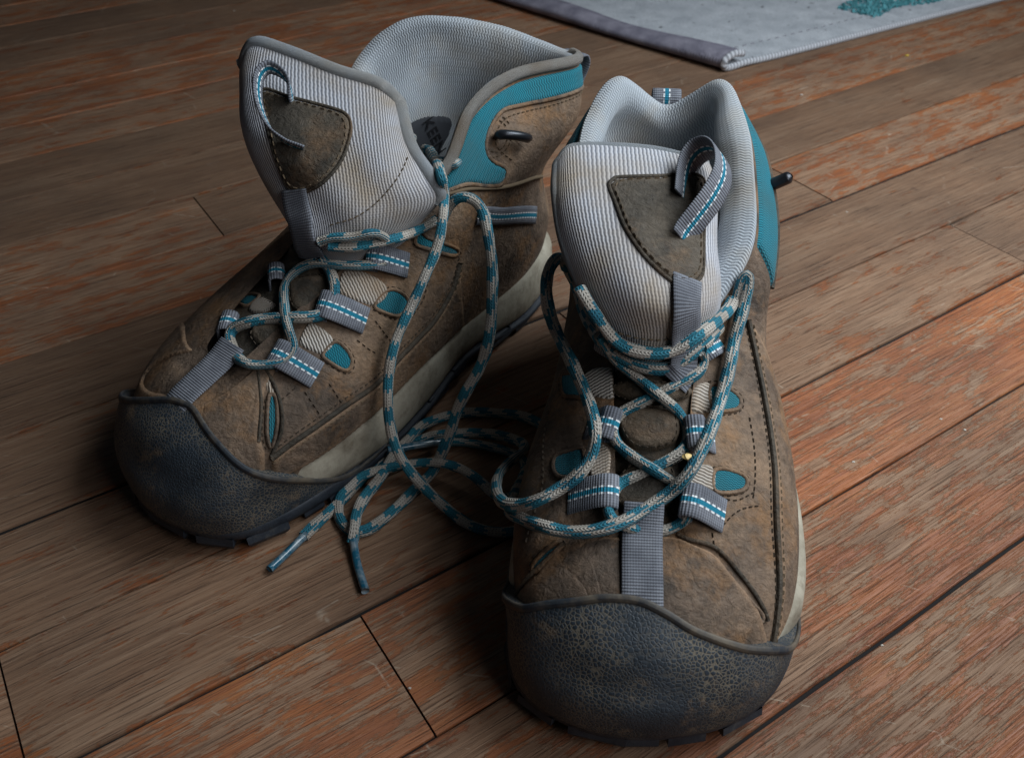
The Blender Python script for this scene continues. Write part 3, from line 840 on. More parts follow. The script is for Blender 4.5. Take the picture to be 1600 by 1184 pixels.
def flush_stitches(boot):
    for kind, L in boot.stitches.items():
        if not L: continue
        V, F = [], []
        for m, t, w, n in L:
            k = len(V)
            V += [m - t - n, m - t * .6 + n, m + t * .6 + n, m + t - n, m - t * .7 + w - n * .3, m + t * .7 + w - n * .3, m - t * .7 - w - n * .3, m + t * .7 - w - n * .3]
            F += [(k + 4, k + 5, k + 2, k + 1), (k + 7, k + 6, k + 1, k + 2), (k, k + 4, k + 1), (k + 6, k, k + 1), (k + 5, k + 3, k + 2), (k + 3, k + 7, k + 2)]
        o = link('stitching', V, F, kind, boot.e, smooth=False); o['kind'] = 'stuff'


def strap(boot, surf, px, lifts, width, name, mat, thick=.0012, n=24, parent=None, ext=0):
    st = cr_curve(px, n) if isinstance(px, np.ndarray) else picks(surf, px, n)
    P = on(surf, st, np.interp(np.linspace(0, 1, n), np.linspace(0, 1, len(lifts)), lifts))
    N = surf.nrm(st[:, 0], st[:, 1]); T = np.gradient(P, axis=0)
    if ext:
        d = P[-1] - P[-3]; d /= np.linalg.norm(d); k = 8
        P = np.vstack([P, [P[-1] + d * ext * (i + 1) / k + np.array([0, 0, .0002]) * i for i in range(k)]]); N = np.vstack([N, np.repeat(N[-1:], k, 0)]); T = np.gradient(P, axis=0)
    V, F, UV = ribbon(P, np.cross(N, T), width, thick)
    return link(name, V, F, mat, parent or boot.e, UV)


def lace_loop(boot, surf, outer, inner, width, lift=.0065, mat='webbing_stripe', surf2=None):
    so = surf.pick(*outer); si = (surf2 or surf).pick(*inner)
    A = surf.pos(*map(np.array, so)); B = (surf2 or surf).pos(*map(np.array, si))
    n = surf.nrm(*map(np.array, so)) * .5 + (surf2 or surf).nrm(*map(np.array, si)) * .5; n /= np.linalg.norm(n)
    d = B - A; d -= n * (d @ n); L = np.linalg.norm(d); d /= L
    base = A + d * L; base = B
    K = [A - d * .002 + n * .0002, A + d * .001 + n * .0016, A * .5 + B * .5 + n * lift * .75, B - d * .003 + n * lift, B + d * .0005 + n * (lift - .0006),
         B + d * .0028 + n * lift * .55, B + d * .0005 + n * lift * .12, B - d * .004 + n * .0006]
    P = cr_curve(K, 36)
    V, F, UV = ribbon(P, np.cross(n, d), width, .0013)
    link('lace_loop', V, F, mat, boot.e, UV)
    w = np.cross(n, d)
    boot.anchor.append((B, n, d))


# ---- outer shell the rubber toe cap follows
def build_cap(boot, edge_px, extra, s0, s1):
    C = []
    for k in range(20):
        rg = lambda z, out: boot.ring(z, out)[k * 12]
        q = 1.0 if 9 <= k <= 11 else (.7 if k in (8, 12) else .4)
        low = [boot.spring(rg(.55, .06)), boot.spring(rg(1.3, .30 * q)), boot.spring(rg(2.6, .26 * q))]
        N = boot.upper.nrm(np.full(5, float(k)), np.array([1.5, 2.0, 2.6, 3.3, 4.0]))
        U = boot.upper.pos(np.full(5, float(k)), np.array([1.5, 2.0, 2.6, 3.3, 4.0])) + N * np.array([[.0080], [.0060], [.0034], [.0019], [.0011]]) * (.6 + .4 * q)
        C.append(np.vstack([boot.w(np.array(low)), U]))
    C = np.array(C)
    sh = boot.shell = Surf(C, True, (5.0, 2.0, boot.l), 24, 12)
    st = [tuple(sh.pick(u, v)) for u, v in edge_px] + extra
    st = sorted(st); boot.cap_st = st
    s = np.linspace(s0, s1, 220)
    # smooth interpolation of the edge height
    K = cr_curve(np.array(st), 400); o = np.argsort(K[:, 0]); tc = np.interp(s, K[o, 0], K[o, 1])
    m = 30; V = []
    for si, ti in zip(s, tc):
        tt = np.linspace(0, 1, m) * ti
        P = sh.pos(np.full(m, si), tt); N = sh.nrm(np.full(m, si), tt)
        V.append(np.vstack([P, P[-1:] - N[-1:] * .0005, P[-1:] - N[-1:] * .014]))
    V = np.array(V); F = grid_faces(len(s), m + 2, False, sh.sgn < 0)
    o = link('toe_cap', V.reshape(-1, 3), F, 'rubber', boot.e)
    P = sh.pos(s, tc - .06) + sh.nrm(s, tc) * .0002
    rad = np.full(len(s), .0018); rad[:12] *= np.linspace(.3, 1, 12); rad[-12:] *= np.linspace(1, .3, 12)
    V, F, UV = tube(P, rad, 10, False, .55, upv=sh.nrm(s[:1], tc[:1])[0])
    link('toe_cap_lip', V, F, 'rubber_lip', o, UV)
    # foot strip under the cap
    boot.cap_o = o


def window(boot, surf, teal, cream=None, off=0):
    if teal:
        st = picks(surf, teal, 40, True)
        o = panel(boot, surf, st, 'mesh_window', 'teal', .0004, .12, off, step=.10)
        bead(boot, surf, st, 'window_rim', 'leather', .0011, .0001 + off, True, o)
        c = st.mean(0); g = c + (st - c) * (1 + .22 / (np.abs((st - c) * [KS, KT]).max(0)))
        boot.ring_st.append((surf, g))
    if cream:
        st = picks(surf, cream, 36, True)
        panel(boot, surf, st, 'knit_gusset', 'knit_cream', .0010, .15, off, step=.10)


def details(boot, R):
    up, tg, ln = boot.upper, boot.tongue, boot.lining
    boot.ring_st = []; boot.anchor = []
    if R:
        build_cap(boot, [(1225, 1012), (1180, 1012), (1130, 1000), (1080, 980), (1040, 955), (1000, 936), (960, 931), (920, 934), (860, 941), (812, 946)],
                  [(6.9, 1.0), (7.3, 1.6), (12.84, 2.38), (13.5, 1.5), (14.2, .8)], 6.9, 14.2)
    else:
        build_cap(boot, [(305, 640), (340, 690), (400, 738), (470, 748), (550, 738)],
                  [(6.9, 1.0), (7.3, 1.6), (8.0, 2.53), (8.5, 3.28), (8.94, 4.14), (9.35, 4.9), (9.8, 5.5), (10.25, 5.78), (14.2, .8)], 6.9, 14.2)
    # lower strip along the sole
    if R: line = [(1203, 1010), (1213, 950), (1215, 880), (1211, 800), (1205, 700), (1192, 620), (1180, 560), (1168, 500)]
    else: line = [(424, 716), (458, 690), (500, 661), (542, 631), (584, 602), (621, 561), (644, 537), (678, 500), (705, 453), (718, 410)]
    st = picks(up, line, 50)
    low = st[::-1].copy(); low[:, 1] = np.minimum(1.12, low[:, 1] - .1)
    panel(boot, up, np.vstack([st, low]), 'side_rand', 'leather', .0018, .22)
    bead(boot, up, st, 'rand_piping', 'leather_dark', .0014, .0007, False)
    off = st.copy(); off[:, 1] -= .11; stitch(boot, up, off, 'thread_tan', lift=.0018)
    off = st.copy(); off[:, 1] += .14; stitch(boot, up, off, 'thread', lift=.0002)
    # toe vamp
    if R:
        v = [(806, 935), (832, 902), (886, 851), (960, 838), (1045, 838), (1098, 856), (1148, 903), (1194, 978), (1190, 1035), (1100, 1015), (1000, 968), (900, 962), (808, 968)]
        sl = [(800, 940), (830, 898), (884, 847)], [(1060, 835), (1104, 850), (1156, 898), (1198, 968)]
    else:
        v = [(228, 586), (300, 545), (372, 552), (402, 572), (412, 620), (408, 680), (415, 712), (405, 745), (340, 705), (300, 650), (265, 618)]
        sl = [(414, 575), (437, 625), (440, 670), (424, 712)], [(402, 575), (408, 630), (404, 690)]
    panel(boot, up, picks(up, v, 90, True), 'toe_vamp', 'leather', .0012, .22)
    for L in sl:
        s2 = picks(up, L, 40); stitch(boot, up, s2, 'thread_tan', lift=.0012); bead(boot, up, s2, 'vamp_piping', 'leather_dark', .0010, .0006, False)
    # mesh windows and knit gussets
    if R:
        W = [([(878, 588), (892, 583), (908, 584), (913, 618), (895, 620), (880, 616)], [(916, 582), (958, 577), (964, 600), (957, 624), (918, 616)]),
             ([(1110, 602), (1140, 608), (1157, 625), (1150, 640), (1113, 640)], [(1074, 600), (1108, 598), (1113, 641), (1080, 643)]),
             ([(866, 735), (868, 714), (885, 705), (912, 702), (912, 742), (880, 746)], [(925, 695), (953, 702), (950, 745), (925, 752)]),
             ([(1116, 735), (1145, 735), (1166, 748), (1160, 766), (1118, 768)], [(1068, 730), (1112, 727), (1115, 768), (1078, 769)]),
             ([(832, 886), (850, 863), (874, 847), (877, 856), (857, 877), (838, 893)], None),
             ([(1162, 930), (1176, 944), (1191, 962), (1187, 972), (1173, 962), (1162, 946)], None)]
    else:
        W = [([(504, 555), (523, 534), (542, 547), (550, 564), (542, 579), (521, 570)], [(479, 509), (492, 505), (522, 532), (502, 554), (468, 538)]),
             ([(585, 479), (608, 453), (633, 462), (637, 480), (618, 494)], [(536, 424), (568, 424), (607, 451), (584, 478), (532, 460)]),
             ([(655, 361), (672, 373), (713, 388), (712, 399), (686, 394), (651, 383)], None),
             ([(378, 475), (394, 464), (410, 467), (391, 482)], [(412, 467), (435, 479), (412, 494), (393, 490)]),
             ([(420, 620), (430, 619), (433, 661), (424, 699), (417, 674)], [(407, 577), (416, 581), (430, 614), (419, 617)])]
    for k, (a, b) in enumerate(W): window(boot, tg if (not R and k == 3) else up, a, b, .0022 if (not R and k == 3) else 0)
    for surf, g in boot.ring_st:
        L = np.vstack([g, g[:1]]); stitch(boot, surf, L[::3], 'thread')
    # leather pads down the middle of the tongue
    panel(boot, tg, [(.15, 5.15), (1.5, 4.75), (3, 4.6), (4.5, 4.75), (5.85, 5.15), (5.85, 7), (.15, 7)], 'tongue_base', 'leather_dark', .0022, .2)
    if R:
        pads = [[(976, 650), (997, 638), (1030, 637), (1054, 648), (1055, 694), (1032, 709), (997, 709), (974, 684)],
                [(968, 600), (1013, 587), (1066, 600), (1074, 622), (1050, 634), (985, 634), (962, 622)],
                [(965, 757), (995, 722), (1042, 722), (1054, 775), (1035, 800), (976, 800)]]
    else:
        pads = [[(394, 532), (411, 511), (454, 507), (462, 526), (445, 545), (416, 556)],
                [(456, 452), (479, 433), (509, 429), (516, 450), (494, 480), (474, 497), (456, 486)]]
    for p in pads:
        st = picks(tg, p, 48, True); panel(boot, tg, st, 'tongue_pad', 'leather_dark', .0062, .35)
        c = st.mean(0); stitch(boot, tg, np.vstack([c + (st - c) * .86, (c + (st - c) * .86)[:1]])[::2], 'thread', lift=.0061)
    # leather patch on the tongue
    p = ([(951, 293), (957, 284), (969, 280), (1035, 278), (1094, 280), (1098, 343), (1096, 420), (1084, 442), (1065, 448), (1043, 438), (1008, 405), (978, 361), (960, 317)] if R else
         [(412, 143), (457, 155), (511, 169), (540, 180), (549, 202), (542, 233), (523, 268), (499, 291), (472, 302), (453, 293), (434, 250), (418, 194)])
    st = picks(tg, p, 110, True)
    po = panel(boot, tg, st, 'tongue_patch', 'leather_dark', .0022, .25)
    bead(boot, tg, st, 'patch_edge', 'leather_dark', .0009, .0012, True, po)
    c = st.mean(0); q = c + (st - c) * .90
    stitch(boot, tg, np.vstack([q, q[:1]])[::3], 'thread_tan', lift=.0024, pitch=.0042, ln=.003)
    # straps
    if R:
        strap(boot, tg, [(1070, 436), (1067, 480), (1063, 530), (1052, 575), (1045, 596)], [.0018, .0026, .0032, .0075, .007], .0152, 'tongue_strap', 'webbing')
        strap(boot, up, [(1003, 955), (1003, 900), (1003, 850), (1004, 832)], [.0010, .0022, .0034, .004], .0165, 'toe_strap', 'webbing', ext=.010)
    else:
        strap(boot, tg, [(462, 296), (470, 335), (480, 375), (492, 400)], [.0018, .0022, .0026, .004], .0150, 'tongue_strap', 'webbing')
        strap(boot, up, np.array([[10.16, 2.7], [10.25, 3.58], [10.39, 4.55], [10.45, 5.0]]), [.0010, .0022, .0034, .004], .0165, 'toe_strap', 'webbing', ext=.010)
    # seam line across the knit of the tongue
    ks = [(905, 475), (960, 512), (1020, 528), (1045, 527)] if R else [(636, 246), (612, 290), (570, 330), (515, 352)]
    stitch(boot, tg, picks(tg, ks, 40), 'thread_tan', lift=.0014)
    # rolled binding along the tongue's top and sides
    a = np.stack([np.linspace(.02, tg.smax - .02, 60), np.full(60, .03)], 1)
    e1 = np.stack([np.full(40, .03), np.linspace(3.2, .03, 40)], 1)
    bead(boot, tg, np.vstack([e1, a]), 'tongue_binding', 'lining', .0028 if R else .0045, -.0020, False)
    # webbing lace loops
    if R:
        for o, i, w in (((926, 664), (966, 667), .0150), ((896, 778), (958, 774), .0150), ((1108, 684), (1066, 679), .0150), ((1124, 804), (1070, 786), .0150), ((1122, 540), (1096, 556), .008)):
            lace_loop(boot, up, o, i, w)
    else:
        for o, i, w in (((632, 414), (580, 404), .0140), ((566, 500), (505, 480), .0150), ((490, 584), (434, 557), .0150), ((422, 449), (444, 437), .013), ((347, 523), (370, 513), .013)):
            lace_loop(boot, tg if o[0] < 430 else up, o, i, w, .0085 if o[0] < 430 else .0065)
    # pull loop on the tongue
    if R:
        K = [(1062, 292, .2), (1062, 262, .8), (1070, 238, 1.4), (1088, 226, 1.8), (1106, 238, 2.1), (1114, 268, 2.1), (1112, 300, 1.8), (1102, 328, 1.3), (1084, 350, .7), (1060, 368, .3)]
        W0 = [np.array([.45, -.85, .25])] * 10
    else:
        K = [(456, 158, .25), (450, 130, .9), (436, 112, 1.4), (418, 106, 1.7), (404, 122, 1.7), (404, 158, 1.5), (420, 198, 1.0), (446, 221, .55), (474, 233, .2)]
        W0 = None
    if R:
        g = lambda u, v: tg.pos(*map(np.array, tg.pick(u, v)))
        top, bot = g(1062, 286), g(1060, 368); O = (top + bot) / 2; th = top - bot; hl = np.linalg.norm(th) / 2; th /= 2 * hl
        n = tg.nrm(*map(np.array, tg.pick(1060, 325))); rt = np.cross(th, n); rt *= np.sign(rt[0])
        bh = rt * .58 + n * .81; ax = np.cross(th, bh); ax /= np.linalg.norm(ax)
        P = cr_curve([O + th * hl * a + bh * .01 * b for a, b in ((.30, .20), (.75, .24), (1.25, .30), (1.75, .52), (2.0, 1.0), (1.88, 1.62), (1.38, 2.05), (.65, 2.1), (0, 1.65), (-.55, .95), (-.95, .38), (-1.2, .18))], 70)
        Wv = np.repeat(ax[None], 70, 0)
    else:
        P = []; NN = []
        for u, v, l in K:
            s = tg.pick(u, v); n = tg.nrm(*map(np.array, s))
            # keep the pixel: step along the viewing ray to the wanted height above the surface
            d = ray(u, v); P.append(tg.pos(*map(np.array, s)) - d * l / 100 / max(.35, -(d @ n))); NN.append(n)
        P = cr_curve(P, 60); Wv = cr_curve(np.array(NN), 60)
    V, F, UV = ribbon(P, Wv, .0155 if R else .0085, .0013); link('pull_loop', V, F, 'webbing_stripe', boot.e, UV)
    # teal mesh band below the padded collar
    if R:
        s = np.linspace(16.3, 23.9, 80)
        lo = 4.30 + .10 * np.sin((s - 16) * 1.3); lo = lo - .35 * np.clip((s - 22.6) / 1.3, 0, 1)
        st = np.vstack([np.stack([s, np.full(80, 4.9)], 1), np.stack([s, lo], 1)[::-1]])
        panel(boot, up, st, 'teal_collar_band', 'teal', .0016, .3)
        ln2 = np.stack([s, lo], 1); bead(boot, up, ln2, 'band_piping', 'leather_dark', .0012, .0008, False)
    else:
        lo = cr_curve(np.array([(19.4, 4.50), (19.0, 4.52), (18.42, 4.55), (18.0, 4.63), (17.6, 4.73), (17.32, 4.70), (17.08, 4.60), (16.98, 4.45), (17.05, 4.26), (17.24, 4.02), (17.12, 3.84), (16.8, 4.03), (16.39, 4.40), (15.95, 4.72)]), 110)
        st = np.vstack([np.stack([np.linspace(15.95, 19.4, 60), np.full(60, 4.97)], 1), lo])
        panel(boot, up, st, 'teal_collar_band', 'teal', .0016, .2, step=.10)
        bead(boot, up, lo, 'band_piping', 'leather', .0012, .0008, False)
        s = np.linspace(20.6, 24.2, 40)
        st = np.vstack([np.stack([s, np.full(40, 4.9)], 1), np.stack([s, np.full(40, 4.35)], 1)[::-1]])
        panel(boot, up, st, 'teal_collar_band', 'teal', .0016, .3)
        # cream knit edge of the padded collar
        m = np.stack([np.linspace(.6, 4.6, 70), np.full(70, 1.55)], 1)
        bead(boot, ln, m, 'collar_binding', 'binding', .0034, -.0006, False)
        stitch(boot, up, np.array([(19.3, 4.40), (18.42, 4.45), (18.0, 4.53), (17.6, 4.62), (17.35, 4.58), (17.2, 4.46), (17.24, 4.3), (17.4, 4.05)]), 'thread_tan', lift=.0004)
        bead(boot, up, picks(up, [(701, 302), (728, 296), (787, 292), (845, 276)], 40), 'side_piping', 'thread_tan', .0012, .0005, False)
        strap(boot, up, [(745, 336), (790, 337), (835, 336)], [.001, .001, .001], .011, 'ankle_strap', 'webbing_stripe')
        # woven size label inside
        st = picks(ln, [(640, 196), (704, 186), (692, 230), (672, 260), (652, 240)], 60, True)
        lb = panel(boot, ln, st, 'lining_label', 'label', .0016, .1)
        cu = bpy.data.curves.new('lettering', 'FONT'); cu.body = 'KEEN'; cu.size = .0105; cu.align_x = 'CENTER'; cu.align_y = 'CENTER'
        to = bpy.data.objects.new('lettering_tmp', cu); COL.objects.link(to)
        bpy.context.view_layer.update()
        me = bpy.data.meshes.new_from_object(to.evaluated_get(bpy.context.evaluated_depsgraph_get()))
        bpy.data.objects.remove(to)
        c = ln.pick(676, 212); a = ln.pick(669, 196); b = ln.pick(684, 230)
        pc = ln.pos(*map(np.array, c)); X = ln.pos(*map(np.array, b)) - ln.pos(*map(np.array, a)); X /= np.linalg.norm(X)
        n = ln.nrm(*map(np.array, c)); X -= n * (X @ n); X /= np.linalg.norm(X); Y = np.cross(n, X)
        vv = [pc + X * v.co.x + Y * v.co.y + n * .0022 for v in me.vertices]
        link('lettering', vv, [tuple(p.vertices) for p in me.polygons], 'label_text', lb, smooth=False)
    # hooks
    for hp, hd in ([((1204, 290), (1222, 288))] if R else [((775, 213), (812, 218))]):
        s = up.pick(*hp); P0 = up.pos(*map(np.array, s)); n = up.nrm(*map(np.array, s))
        if R: P = [P0 - n * .002, P0 + n * .003, P0 + n * .008, P0 + n * .0115]; P = cr_curve(P, 14); rr = [.0035] * 3 + [.0042] * 8 + [.004, .003, .0012]
        else:
            Q = up.pos(*map(np.array, up.pick(*hd))); P = cr_curve([P0 + n * .001, P0 + n * .006, (P0 + Q) / 2 + n * .008, Q + n * .006, Q + n * .004], 14)
            rr = [.002, .003] + [.0036] * 10 + [.003, .0015]
        V, F, UV = tube(P, rr, 12, False, .75); link('lace_hook', V, F, 'metal', boot.e, UV)
        th = np.linspace(0, 2 * math.pi, 24, endpoint=False)
        for r in (.26, .20):
            stitch(boot, up, np.stack([s[0] + r * 1.2 * np.cos(th), np.clip(s[1] + r * np.sin(th), 0, 5)], 1), 'thread_tan', lift=.0003)
    # heel pull loop
    s = 0.0 if R else 19.55
    A = up.pos(np.array(s), np.array(4.5)); n = up.nrm(np.array(s), np.array(4.5)); B = up.pos(np.array(s), np.array(4.98))
    zz = np.array([0, 0, 1.0])
    K = [A + n * .001, A + n * .004 + zz * .004, B + n * .006 - zz * .002, B + n * .004 + zz * .003, B - n * .001 + zz * .004]
    if R: K = [A + n * .001, A + n * .005 + zz * .004, B + n * .007 + zz * .001, B + n * .005 + zz * .0085, B - n * .001 + zz * .007, B - n * .002 + zz * .002]
    V, F, UV = ribbon(cr_curve(K, 24), np.cross(n, zz), .016, .0014); link('heel_loop', V, F, 'webbing_stripe', boot.e, UV)
    # extra seams on the side
    if R:
        ex = [[(1120, 830), (1150, 800), (1186, 790)], [(1120, 775), (1150, 782), (1180, 768)], [(858, 640), (850, 690), (848, 760), (822, 850)], [(1170, 650), (1178, 700), (1176, 780)],
              [(1112, 830), (1118, 860), (1140, 880)]]
    else:
        ex = [[(437, 627), (450, 616), (464, 604)], [(475, 610), (488, 630), (500, 648)], [(513, 598), (525, 616), (534, 631)], [(556, 530), (575, 545), (588, 552)],
              [(585, 500), (600, 520), (612, 535)], [(640, 500), (660, 470), (668, 440)]]
    for L in ex: stitch(boot, up, picks(up, L, 30), 'thread', lift=.0003)


details(bootR, True); details(bootL, False)


# ------------------------------------------------------------------ laces
class Caster:
    def __init__(self, objs):
        V, F = [], []
        for o in objs:
            k = len(V); lo = Vector(o.parent.location) if o.parent else Vector(o.location)
            if o.parent and o.parent.parent: lo = Vector(o.parent.parent.location)
            V += [v.co + lo for v in o.data.vertices]; F += [tuple(i + k for i in p.vertices) for p in o.data.polygons]
        self.b = BVHTree.FromPolygons(V, F)

    def hit(self, u, v, lift):
        d = ray(u, v); loc, n, f, q = self.b.ray_cast(Vector(ORG), Vector(d))
        if loc is None:
            return at(u, v, lift)
        n = np.array(n)
        if n @ d > 0: n = -n
        c = max(.4, -(n @ d)); return np.array(loc) - d * (lift / c)


LR = .0030
casters = {}
for b_ in (bootR, bootL):
    casters[b_] = Caster([b_.upper_o, b_.tongue_o, b_.lin_o, b_.mid_o, b_.cap_o])
shells = [Caster([b_.upper_o, b_.mid_o, b_.cap_o]) for b_ in (bootR, bootL)]


def lace_path(boot, pts, push=False):
    P = []
    for q in pts:
        u, v, k, x = q
        P.append(casters[boot].hit(u, v, x) if k == 's' else at(u, v, x))
    P = np.array(P); K = cr_curve(P, len(P) * 14); K = resample(K, .0016)
    for it in range(8):
        K[1:-1] = K[1:-1] * .5 + (K[:-2] + K[2:]) * .25
        if push and it in (4, 6):
            for i in range(len(K)):
                for c in shells:
                    lo, n, f, dd = c.b.find_nearest(Vector(K[i]), .015)
                    if lo is None: continue
                    h = (Vector(K[i]) - lo).dot(n)
                    if h < LR * .9 and dd - abs(h) < .0004: K[i] = np.array(lo + n * LR * .9)
                K[i, 2] = max(K[i, 2], LR * .86)
    return K


def lace(boot, pts, mat='lace', aglet=None, u0=0.0, taper=False):
    K = lace_path(boot, pts, len(pts) > 18 and any(q[2] == 'z' for q in pts))
    r = np.full(len(K), LR)
    wob = 1 + .05 * np.sin(np.arange(len(K)) * .31) + .03 * np.sin(np.arange(len(K)) * .83 + 1)
    V, F, UV = tube(K, r * wob, 14, False, .8, u0=u0)
    o = link('shoelace', V, F, mat, boot.e, UV)
    if aglet:
        A = np.array([K[-2]] + [at(u, v, z) for u, v, z in aglet]); A = resample(cr_curve(A, 30), .002)
        rr = np.full(len(A), .0021); rr[0] = LR * .9; rr[1] = LR * .8
        V, F, UV = tube(A, rr, 12); link('aglet', V, F, 'aglet', o, UV)
    return o


S = 's'
g = .0046
# right boot: crossings
lace(bootR, [(936, 523, S, g), (950, 545, S, g), (963, 564, S, g + .001), (997, 591, S, g), (1030, 618, S, .0085), (1057, 640, S, g), (1070, 658, S, .004), (1076, 680, S, .003), (1070, 702, S, .004), (1062, 710, S, g), (1030, 727, S, g), (997, 743, S, g), (966, 757, S, g), (955, 774, S, .003), (948, 795, S, .004), (955, 812, S, .004), (985, 826, S, .003), (1010, 830, S, .003), (1037, 830, S, .004), (1064, 817, S, g), (1078, 803, S, .004), (1074, 786, S, .003), (1066, 768, S, .004), (1051, 753, S, g), (1024, 736, S, .0085), (990, 715, S, g), (964, 694, S, g), (957, 678, S, .003), (958, 660, S, .003), (970, 645, S, g), (990, 635, S, g), (1024, 618, S, g), (1064, 598, S, g), (1095, 580, S, .005), (1100, 560, S, .005), (1096, 546, S, .005)])
lace(bootR, [(880, 405, 'z', .128), (899, 445, S, .004), (916, 497, S, .004), (947, 541, S, .004), (986, 567, S, .004), (1017, 576, S, .004), (1050, 575, S, .0035), (1085, 550, S, .004), (1105, 532, S, .004), (1125, 512, S, .004)], 'lace2', u0=.013)
lace(bootR, [(905, 450, S, .003), (925, 484, S, .004), (964, 535, S, .004), (1000, 550, S, .004), (1035, 552, S, .0035), (1060, 545, S, .0033), (1087, 526, S, .004), (1114, 506, S, .0045), (1138, 484, S, .005), (1146, 468, S, .003)], 'lace', u0=.02)
# right boot: the two long ends
lace(bootR, [(885, 420, 'z', .122), (880, 402, 'z', .129), (868, 404, 'z', .131), (857, 422, 'z', .128), (853, 448, 'z', .122), (857, 484, 'z', .113), (870, 520, 'z', .103), (892, 564, S, .008), (912, 608, S, .006), (925, 645, S, .009), (931, 682, S, .010), (922, 716, S, .006), (905, 741, S, .006), (878, 761, S, .005), (844, 780, S, .007), (811, 790, 'z', .066), (786, 785, 'z', .060), (775, 764, 'z', .052), (780, 740, 'z', .044), (797, 722, 'z', .036), (816, 706, 'z', .026), (818, 694, 'z', .014), (799, 685, 'z', .008), (762, 677, 'z', .0065), (718, 677, 'z', .0075), (674, 682, 'z', .0065), (634, 697, 'z', .0045), (610, 709, 'z', .0035), (583, 730, 'z', .003), (551, 762, 'z', .003), (522, 793, 'z', .003), (495, 817, 'z', .003), (474, 838, 'z', .003)],
     'lace2', [(450, 862, .003), (421, 889, .003)])
lace(bootR, [(1150, 480, S, .002), (1160, 440, S, .004), (1170, 424, S, .006), (1168, 450, S, .006), (1159, 490, S, .006), (1149, 525, S, .006), (1138, 581, S, .006), (1125, 628, S, .006), (1111, 669, S, .008), (1095, 706, S, .008), (1074, 743, S, .007), (1047, 770, S, .007), (1010, 794, S, .0065), (970, 817, S, .0065), (929, 829, S, .006), (888, 831, S, .0055), (848, 822, S, .006), (817, 811, 'z', .060), (800, 798, 'z', .054), (803, 775, 'z', .042), (822, 735, 'z', .018), (846, 690, 'z', .010), (846, 664, 'z', .006), (815, 650, 'z', .0045), (785, 646, 'z', .0035), (738, 644, 'z', .003), (694, 651, 'z', .003), (660, 665, 'z', .004), (637, 688, 'z', .0085), (616, 712, 'z', .009), (590, 752, 'z', .009), (570, 776, 'z', .007), (557, 803, 'z', .0075), (554, 828, 'z', .0085), (551, 846, 'z', .004)],
     'lace', [(558, 880, .003), (571, 923, .003)])
# left boot: crossings
lace(bootL, [(513, 384, S, .004), (542, 387, S, .0045), (584, 381, S, .0045), (627, 370, S, .0045), (660, 357, S, .0045), (684, 342, S, .004)], 'lace')
lace(bootL, [(500, 378, S, .003), (520, 371, S, .0045), (551, 371, S, .005), (584, 363, S, .006), (600, 372, S, .004)], 'lace2')
lace(bootL, [(600, 412, S, .003), (586, 414, S, .004), (560, 415, S, g), (525, 414, S, g), (492, 410, S, .005), (466, 420, S, .005), (451, 434, S, .004), (444, 446, S, .004), (443, 463, S, .005), (446, 496, S, .009), (452, 520, S, .0055), (460, 540, S, .004), (452, 560, S, .003), (440, 566, S, .004), (428, 568, S, g), (407, 571, S, .004), (384, 568, S, .004), (368, 555, S, .003), (360, 535, S, .004), (357, 522, S, .004), (366, 511, S, .004), (382, 505, S, .005), (416, 498, S, g), (458, 496, S, g), (490, 495, S, g), (508, 490, S, .003), (518, 474, S, .003), (524, 456, S, .005), (521, 437, S, .005), (513, 418, S, .003), (498, 400, S, .002)], 'lace')
# left boot: the two long ends
lace(bootL, [(640, 224, S, -.004), (645, 214, S, .004), (658, 221, S, .006), (671, 234, S, .007), (686, 264, S, .008), (694, 303, S, .010), (691, 350, 'z', .122), (682, 390, 'z', .112), (664, 432, 'z', .102), (648, 468, 'z', .093), (630, 505, 'z', .084), (616, 540, 'z', .076), (608, 580, 'z', .066), (606, 627, 'z', .053), (612, 678, 'z', .036), (627, 716, 'z', .022), (656, 754, 'z', .012), (699, 795, 'z', .0055), (738, 822, 'z', .0035), (785, 832, 'z', .003), (825, 825, 'z', .003)], 'lace2')
lace(bootL, [(690, 345, S, .002), (697, 330, S, .004), (704, 318, S, .006), (716, 308, S, .010), (736, 309, 'z', .128), (754, 328, 'z', .122), (763, 369, 'z', .114), (769, 415, 'z', .104), (769, 460, 'z', .094), (767, 508, 'z', .082), (761, 543, 'z', .072), (748, 578, 'z', .060), (731, 607, 'z', .050), (714, 641, 'z', .037), (704, 675, 'z', .024), (691, 705, 'z', .015), (677, 736, 'z', .006), (650, 763, 'z', .0032), (623, 790, 'z', .003), (596, 813, 'z', .0032), (573, 829, 'z', .004), (549, 830, 'z', .0035), (531, 812, 'z', .003), (529, 782, 'z', .0035), (546, 756, 'z', .006), (573, 740, 'z', .0085), (603, 732, 'z', .0095), (633, 726, 'z', .010), (667, 722, 'z', .011), (704, 726, 'z', .012), (738, 742, 'z', .012), (762, 762, 'z', .010), (786, 780, 'z', .006), (806, 770, 'z', .0035), (822, 735, 'z', .0035), (815, 714, 'z', .0045), (796, 706, 'z', .0045), (762, 697, 'z', .0045), (718, 690, 'z', .0045), (690, 691, 'z', .005)],
     'lace', [(660, 694, .008), (606, 703, .010)])
for b_ in (bootR, bootL): flush_stitches(b_)


